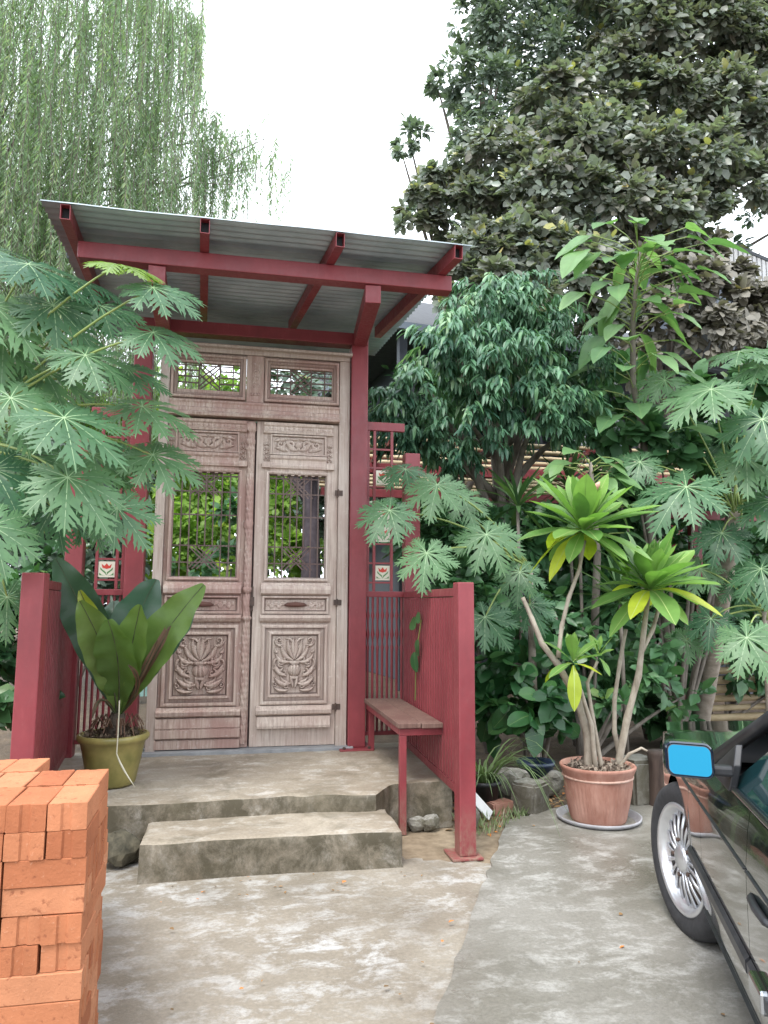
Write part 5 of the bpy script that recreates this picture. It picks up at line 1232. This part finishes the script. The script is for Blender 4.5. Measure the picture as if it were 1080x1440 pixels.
for nm, qq, s_ in (('bed_litter', q, .05), ('fallen_leaves', q2, .028), ('step_litter', q3, .02)):
    k = len(qq); o = foliage(nm, LIT, qq, rdir(k)*np.array([1, 1, .1]), rdir(k)*.3+np.array([0, 0, 1.]), rng.uniform(.5, 1.2, k)*s_, rng.uniform(0, 1, k), T_OV)
    tag(o, {'bed_litter': 'dry brown leaf litter over the planting bed', 'fallen_leaves': 'small orange and brown leaves scattered over the paving', 'step_litter': 'leaf crumbs along the foot of the step'}[nm], 'leaf litter')
n = 500; wq = np.stack([rng.uniform(1.45, 2.0, n), rng.uniform(4.45, 5.0, n), np.zeros(n)], 1); wq = wq[(wq[:, 0]-1.45) < (wq[:, 1]-4.3)]; k = len(wq)
tag(foliage('weeds', GRS, wq, rdir(k)*.5+np.array([0, 0, 1.]), rdir(k), rng.uniform(.03, .09, k), rng.uniform(0, 1, k), T_WIL), 'small weeds sprouting around the stones', 'weeds')

# ------------------------------------------------------------------ car
HD = R(25); CO = Vector((1.909, 3.022, 0))
car = thing('parked_car', 'glossy dark green saloon car parked at the right edge', 'car', CO)
car.rotation_euler = (0, 0, math.pi/2-HD)       # local +X forward, +Y to the car's left
WBASE = 2.76; HALF = .86
def side_o(s, z):
    """outward offset of body side (0 = widest) by height"""
    base = np.interp(z, [.18, .30, .42, .50, .62, .70, .82, .88], [-.075, -.025, -.004, 0, 0, 0, -.012, -.026])
    fr_ = -.10*max(0, (s-.35)/.5)**2-.10*max(0, (-3.1-s)/.6)**2
    return base+fr_
def zbelt(s): return np.interp(s, [-3.6, -2.9, -1.0, -.6, .2, .75], [.83, .855, .85, .84, .80, .73])
def side_panel(name, s0, s1, parent=car, z0=.19, arch=None, n=26, m=14):
    for sd_ in (0,):
        pass
    mb = MB(); vv = []
    for i in range(n+1):
        s = s0+(s1-s0)*i/n; zb = z0
        if arch:
            for ac in arch:
                if abs(s-ac) < .36: zb = max(zb, .30+math.sqrt(.36**2-(s-ac)**2)) if abs(s-ac) < .3599 else zb
        zt = zbelt(s)
        for j in range(m+1):
            z = zb+(zt-zb)*(j/m); vv.append((s, float(side_o(s, z)), z))
    mb.add(vv, [(i*(m+1)+j, i*(m+1)+j+1, (i+1)*(m+1)+j+1, (i+1)*(m+1)+j) for i in range(n) for j in range(m)])
    o = mb.build(name, PAINT, parent, True, local=True)
    sol = o.modifiers.new('solid', 'SOLIDIFY'); sol.thickness = .006; sol.use_rim = False; sol.offset = -1 if True else 1
    return o
GAP = -1.31
def mirror_copy(o):
    c = o.copy(); c.data = o.data.copy(); COL.objects.link(c); c.parent = o.parent
    for v in c.data.vertices: v.co.y = -2*HALF-v.co.y
    c.data.flip_normals()
    return c
pans = [side_panel('front_fender', -.605, .80, arch=[0.0], n=60), side_panel('front_door', GAP+.002, -.608), side_panel('rear_door', -2.25, GAP-.002), side_panel('rear_fender', -3.65, -2.256, arch=[-WBASE], n=60)]
for p_ in pans: mirror_copy(p_)
mb = MB()
hood = []
prof_s = [(.80, .74), (.70, .785), (.3, .79), (-.2, .825), (-.62, .845)]
for s, z in prof_s:
    for k in range(9):
        o_ = float(side_o(s, zbelt(s)))-.004; y = o_+(-2*HALF-2*o_)*k/8; hood.append((s, y, z+.03*math.sin(math.pi*k/8)))
mb.add(hood, [(i*9+j, i*9+j+1, (i+1)*9+j+1, (i+1)*9+j) for i in range(4) for j in range(8)]); mb.build('hood', PAINT, car, True, local=True)
mb = MB(); mb.box(.70, .88, -2*HALF+.06, -.06, .24, .70); mb.build('front_bumper', PAINT, car, bevel=.04, local=True)
mb = MB(); mb.box(-3.80, -3.62, -2*HALF+.06, -.06, .24, .86); mb.build('rear_bumper', PAINT, car, bevel=.04, local=True)
mb = MB(); mb.add([(-3.66,-.14,.83),(-3.66,-2*HALF+.14,.83),(-2.95,-2*HALF+.10,.87),(-2.95,-.10,.87)], [(0,1,2,3)]); mb.build('boot_lid', PAINT, car, local=True)
MB().box(-3.6, -.45, -2*HALF+.09, -.09, .20, .80).build('dark_liner', BLACK, car, local=True)  # black filler added so panel gaps and wheel arches look shaded
# greenhouse
yb, yt = -.018, -.25; zt = 1.29
A0, A1 = (-.72, zbelt(-.72)+.012), (-1.52, zt)
C1, C0 = (-2.75, zt), (-3.12, zbelt(-3.0)+.012)
def gh(s, z):  # y on glass plane
    return yb+(yt-yb)*(z-.855)/(zt-.855)
def quad_glass(name, pts, mat=GLASS):
    mb = MB(); vv = [(s, gh(s, z)-.012, z) for s, z in pts]; mb.add(vv, [tuple(range(len(pts)))][:1]); return mb.build(name, mat, car, local=True)
gl = quad_glass('front_window', [(-1.02, .862), (-1.70, .862), (-1.70, zt-.04), (-1.54, zt-.04)])
g2 = quad_glass('rear_window', [(-1.78, .862), (-2.62, .862), (-2.55, zt-.04), (-1.78, zt-.04)])
for g in (gl, g2): mirror_copy(g)
def rail(name, pts, r_, mat=DARKPL):
    mb = MB(); mb.tube([(s, gh(s, z), z) for s, z in pts], r_, 8); o = mb.build(name, mat, car, True, local=True); mirror_copy(o); return o
rail('a_pillar', [A0, (-1.1, 1.06), (-1.40, 1.235), (-1.62, zt)], .024)
rail('b_pillar', [(-1.74, .86), (-1.74, zt)], .026); rail('c_pillar', [(-3.05, .86), (-2.85, 1.12), (-2.68, zt)], .05, PAINT); rail('roof_rail', [(-1.58, zt-.005), (-2.0, zt+.012), (-2.72, zt-.005)], .026)
rail('belt_strip', [(-.98, .860), (-1.7, .866), (-2.9, .868)], .009, CHROME)
mb = MB(); vv = []
for s, z in ((-1.60, zt), (-1.9, zt+.035), (-2.4, zt+.035), (-2.74, zt)):
    for k in range(7): vv.append((s, yt+(-2*HALF-2*yt)*k/6, z+.03*math.sin(math.pi*k/6)))
mb.add(vv, [(i*7+j, i*7+j+1, (i+1)*7+j+1, (i+1)*7+j) for i in range(3) for j in range(6)]); mb.build('roof', PAINT, car, True, local=True)
mb = MB(); mb.add([(-.70, yb-.02, .862), (-.70, -2*HALF-yb+.02, .862), (-1.60, -2*HALF-yt, zt), (-1.60, yt, zt)], [(0,1,2,3)]); mb.build('windscreen', GLASS, car, local=True)
mb = MB(); mb.add([(-3.10, yb-.03, .865), (-3.10, -2*HALF-yb+.03, .865), (-2.74, -2*HALF-yt, zt), (-2.74, yt, zt)], [(3,2,1,0)]); mb.build('rear_screen', GLASS, car, local=True)
# mouldings along the door
def strip(name, z, s0, s1, r_, mat, push=.004, gaps=(GAP,)):
    cuts = [s0]+[g for g in gaps if s1 < g < s0]+[s1]
    for a, b in zip(cuts[:-1], cuts[1:]):
        ss = np.linspace(a-.008, b+.008, 14); mb = MB(); vv = []
        for s in ss:
            for dz, o_ in ((-r_, 0), (-r_*.6, .012), (r_*.6, .012), (r_, 0)): vv.append((s, float(side_o(s, z+dz))+o_+push-.003, z+dz))
        mb.add(vv, [(i*4+j, i*4+j+1, (i+1)*4+j+1, (i+1)*4+j) for i in range(13) for j in range(3)]+[(0,1,2,3)[::-1], (52,53,54,55)]); o = mb.build(name, mat, car, local=True); mirror_copy(o)
strip('rub_strip', .455, -.36, -2.38, .026, DARKPL); strip('sill_strip', .245, -.38, -2.38, .010, DARKPL)
strip('crease_trim', .70, .25, -2.9, .003, DARKPL, -.004, (-.608, GAP))
MB().box(-1.50, -1.38, -.004, .022, .428, .484).build('strip_end_cap', CHROME, car, bevel=.008, local=True)
MB().tube([(-1.36, -.004, .655), (-1.385, .007, .655), (-1.45, .011, .655), (-1.53, .008, .655), (-1.56, -.004, .655)], [.008, .010, .011, .010, .008], 8).build('door_handle', DARKPL, car, True, local=True)
# mirror
mi = MB()
mc_ = Vector((-1.13, .104, .945))
def rr_loop(cx, cy, cz, w_, h_, r_, n=6, tilt=0):
    out = []
    for k, (sx, sy) in enumerate(((1, 1), (-1, 1), (-1, -1), (1, -1))):
        for i in range(n+1):
            a = math.pi/2*(k+i/n); out.append((cx, cy+sx*(w_/2-r_)+r_*math.cos(a), cz+sy*(h_/2-r_)+r_*math.sin(a)))
    return out
loops = [rr_loop(mc_.x+x, mc_.y, mc_.z, w_, h_, r_) for x, w_, h_, r_ in ((-.018, .116, .083, .018), (-.022, .122, .090, .021), (-.015, .130, .098, .025), (.02, .134, .100, .028), (.055, .12, .09, .028), (.08, .08, .06, .024))]
shr = lambda p: (p[0]+(p[1]-mc_.y)*.21+(p[2]-mc_.z)*.26, p[1], p[2])
k = len(loops[0]); vv = [shr(p) for l_ in loops for p in l_]
ff = [(i*k+j, i*k+(j+1) % k, (i+1)*k+(j+1) % k, (i+1)*k+j) for i in range(len(loops)-1) for j in range(k)]+[tuple(range((len(loops)-1)*k, len(loops)*k)), tuple(range(k))[::-1]]
mi.add(vv, ff)
mh = mi.build('wing_mirror', PAINT2 if 'PAINT2' in globals() else mk_plain('dark_mirror_shell', (.010, .016, .030), .18, 0, .8), car, local=True)
mg = MB(); g = [shr((mc_.x-.0225, y, z)) for x, y, z in rr_loop(0, mc_.y, mc_.z, .113, .080, .017)]
mg.add(g, [tuple(range(len(g)))[::-1]]); mgo = mg.build('mirror_glass', MIRROR, mh, local=True)
mb = MB(); mb.add([(-.80, -.006, .852), (-1.10, -.006, .852), (-1.12, -.020, .93), (-1.08, -.038, .985), (-.80, -.030, .852), (-1.10, -.030, .852), (-1.12, -.042, .93), (-1.08, -.058, .985)],
                  [(0,1,2,3), (4,7,6,5), (0,4,5,1), (1,5,6,2), (2,6,7,3), (3,7,4,0)]); mb.build('mirror_base', DARKPL, car, bevel=.004, local=True)
MB().box(-1.115, -1.075, -.025, .045, .895, .925).build('mirror_arm', DARKPL, car, bevel=.008, local=True)
# wheels
def wheel(s, y, steer, sgn):
    M = Matrix.Translation((s, y, .315)) @ Matrix.Rotation(steer, 4, 'Z') @ Matrix.Rotation(R(90)*sgn, 4, 'X')   # local z = outward
    def tr(mb): mb.v = [tuple(M @ Vector(v)) for v in mb.v]; return mb
    w_ = bpy.data.objects.new('wheel', None); COL.objects.link(w_); w_.parent = car
    ty = MB().lathe([(.215, -.18), (.27, -.195), (.300, -.185), (.313, -.16), (.315, -.10), (.315, -.06), (.311, -.02), (.298, .006), (.268, .014), (.228, .004), (.218, -.01)], (0, 0, 0), 64)
    tr(ty).build('tyre', RUBBER, w_, True, local=True)
    rim = MB().lathe([(.216, -.18), (.20, -.12), (.198, -.03), (.206, -.010), (.222, -.002), (.228, .003), (.220, .010), (.205, .004), (.197, -.012), (.185, -.03), (.178, -.032)], (0, 0, 0), 64)
    bd_ = MB().lathe([(.195, -.06), (.10, -.062), (.0, -.062)], (0, 0, 0), 48); tr(bd_).build('dark_backing', IRON, w_, True, local=True)  # dark disc added behind the spokes so the gaps look shaded
    for i in range(20):
        a = 2*math.pi*i/20
        for da in (-.028, .028):
            rim.tube([(.055*math.cos(a), .055*math.sin(a), -.006), (.12*math.cos(a+da*.6), .12*math.sin(a+da*.6), -.010), (.188*math.cos(a+da), .188*math.sin(a+da), -.026)], [.0075, .0065, .006], 5)
    rim.lathe([(.058, -.03), (.056, .002), (.045, .010), (0, .013)], (0, 0, 0), 24)
    tr(rim).build('rim', ALLOY, w_, True, local=True)
    for i in range(5):
        a = 2*math.pi*i/5; bn = MB().lathe([(.009, 0), (.009, .012), (0, .014)], (.075*math.cos(a), .075*math.sin(a), -.006), 6); tr(bn).build('wheel_bolt', IRON, w_, local=True)
wheel(0.0, -.012, R(17), -1)
wheel(-WBASE, -.05, 0, -1); wheel(0, -2*HALF+.05, R(17), 1); wheel(-WBASE, -2*HALF+.05, 0, 1)
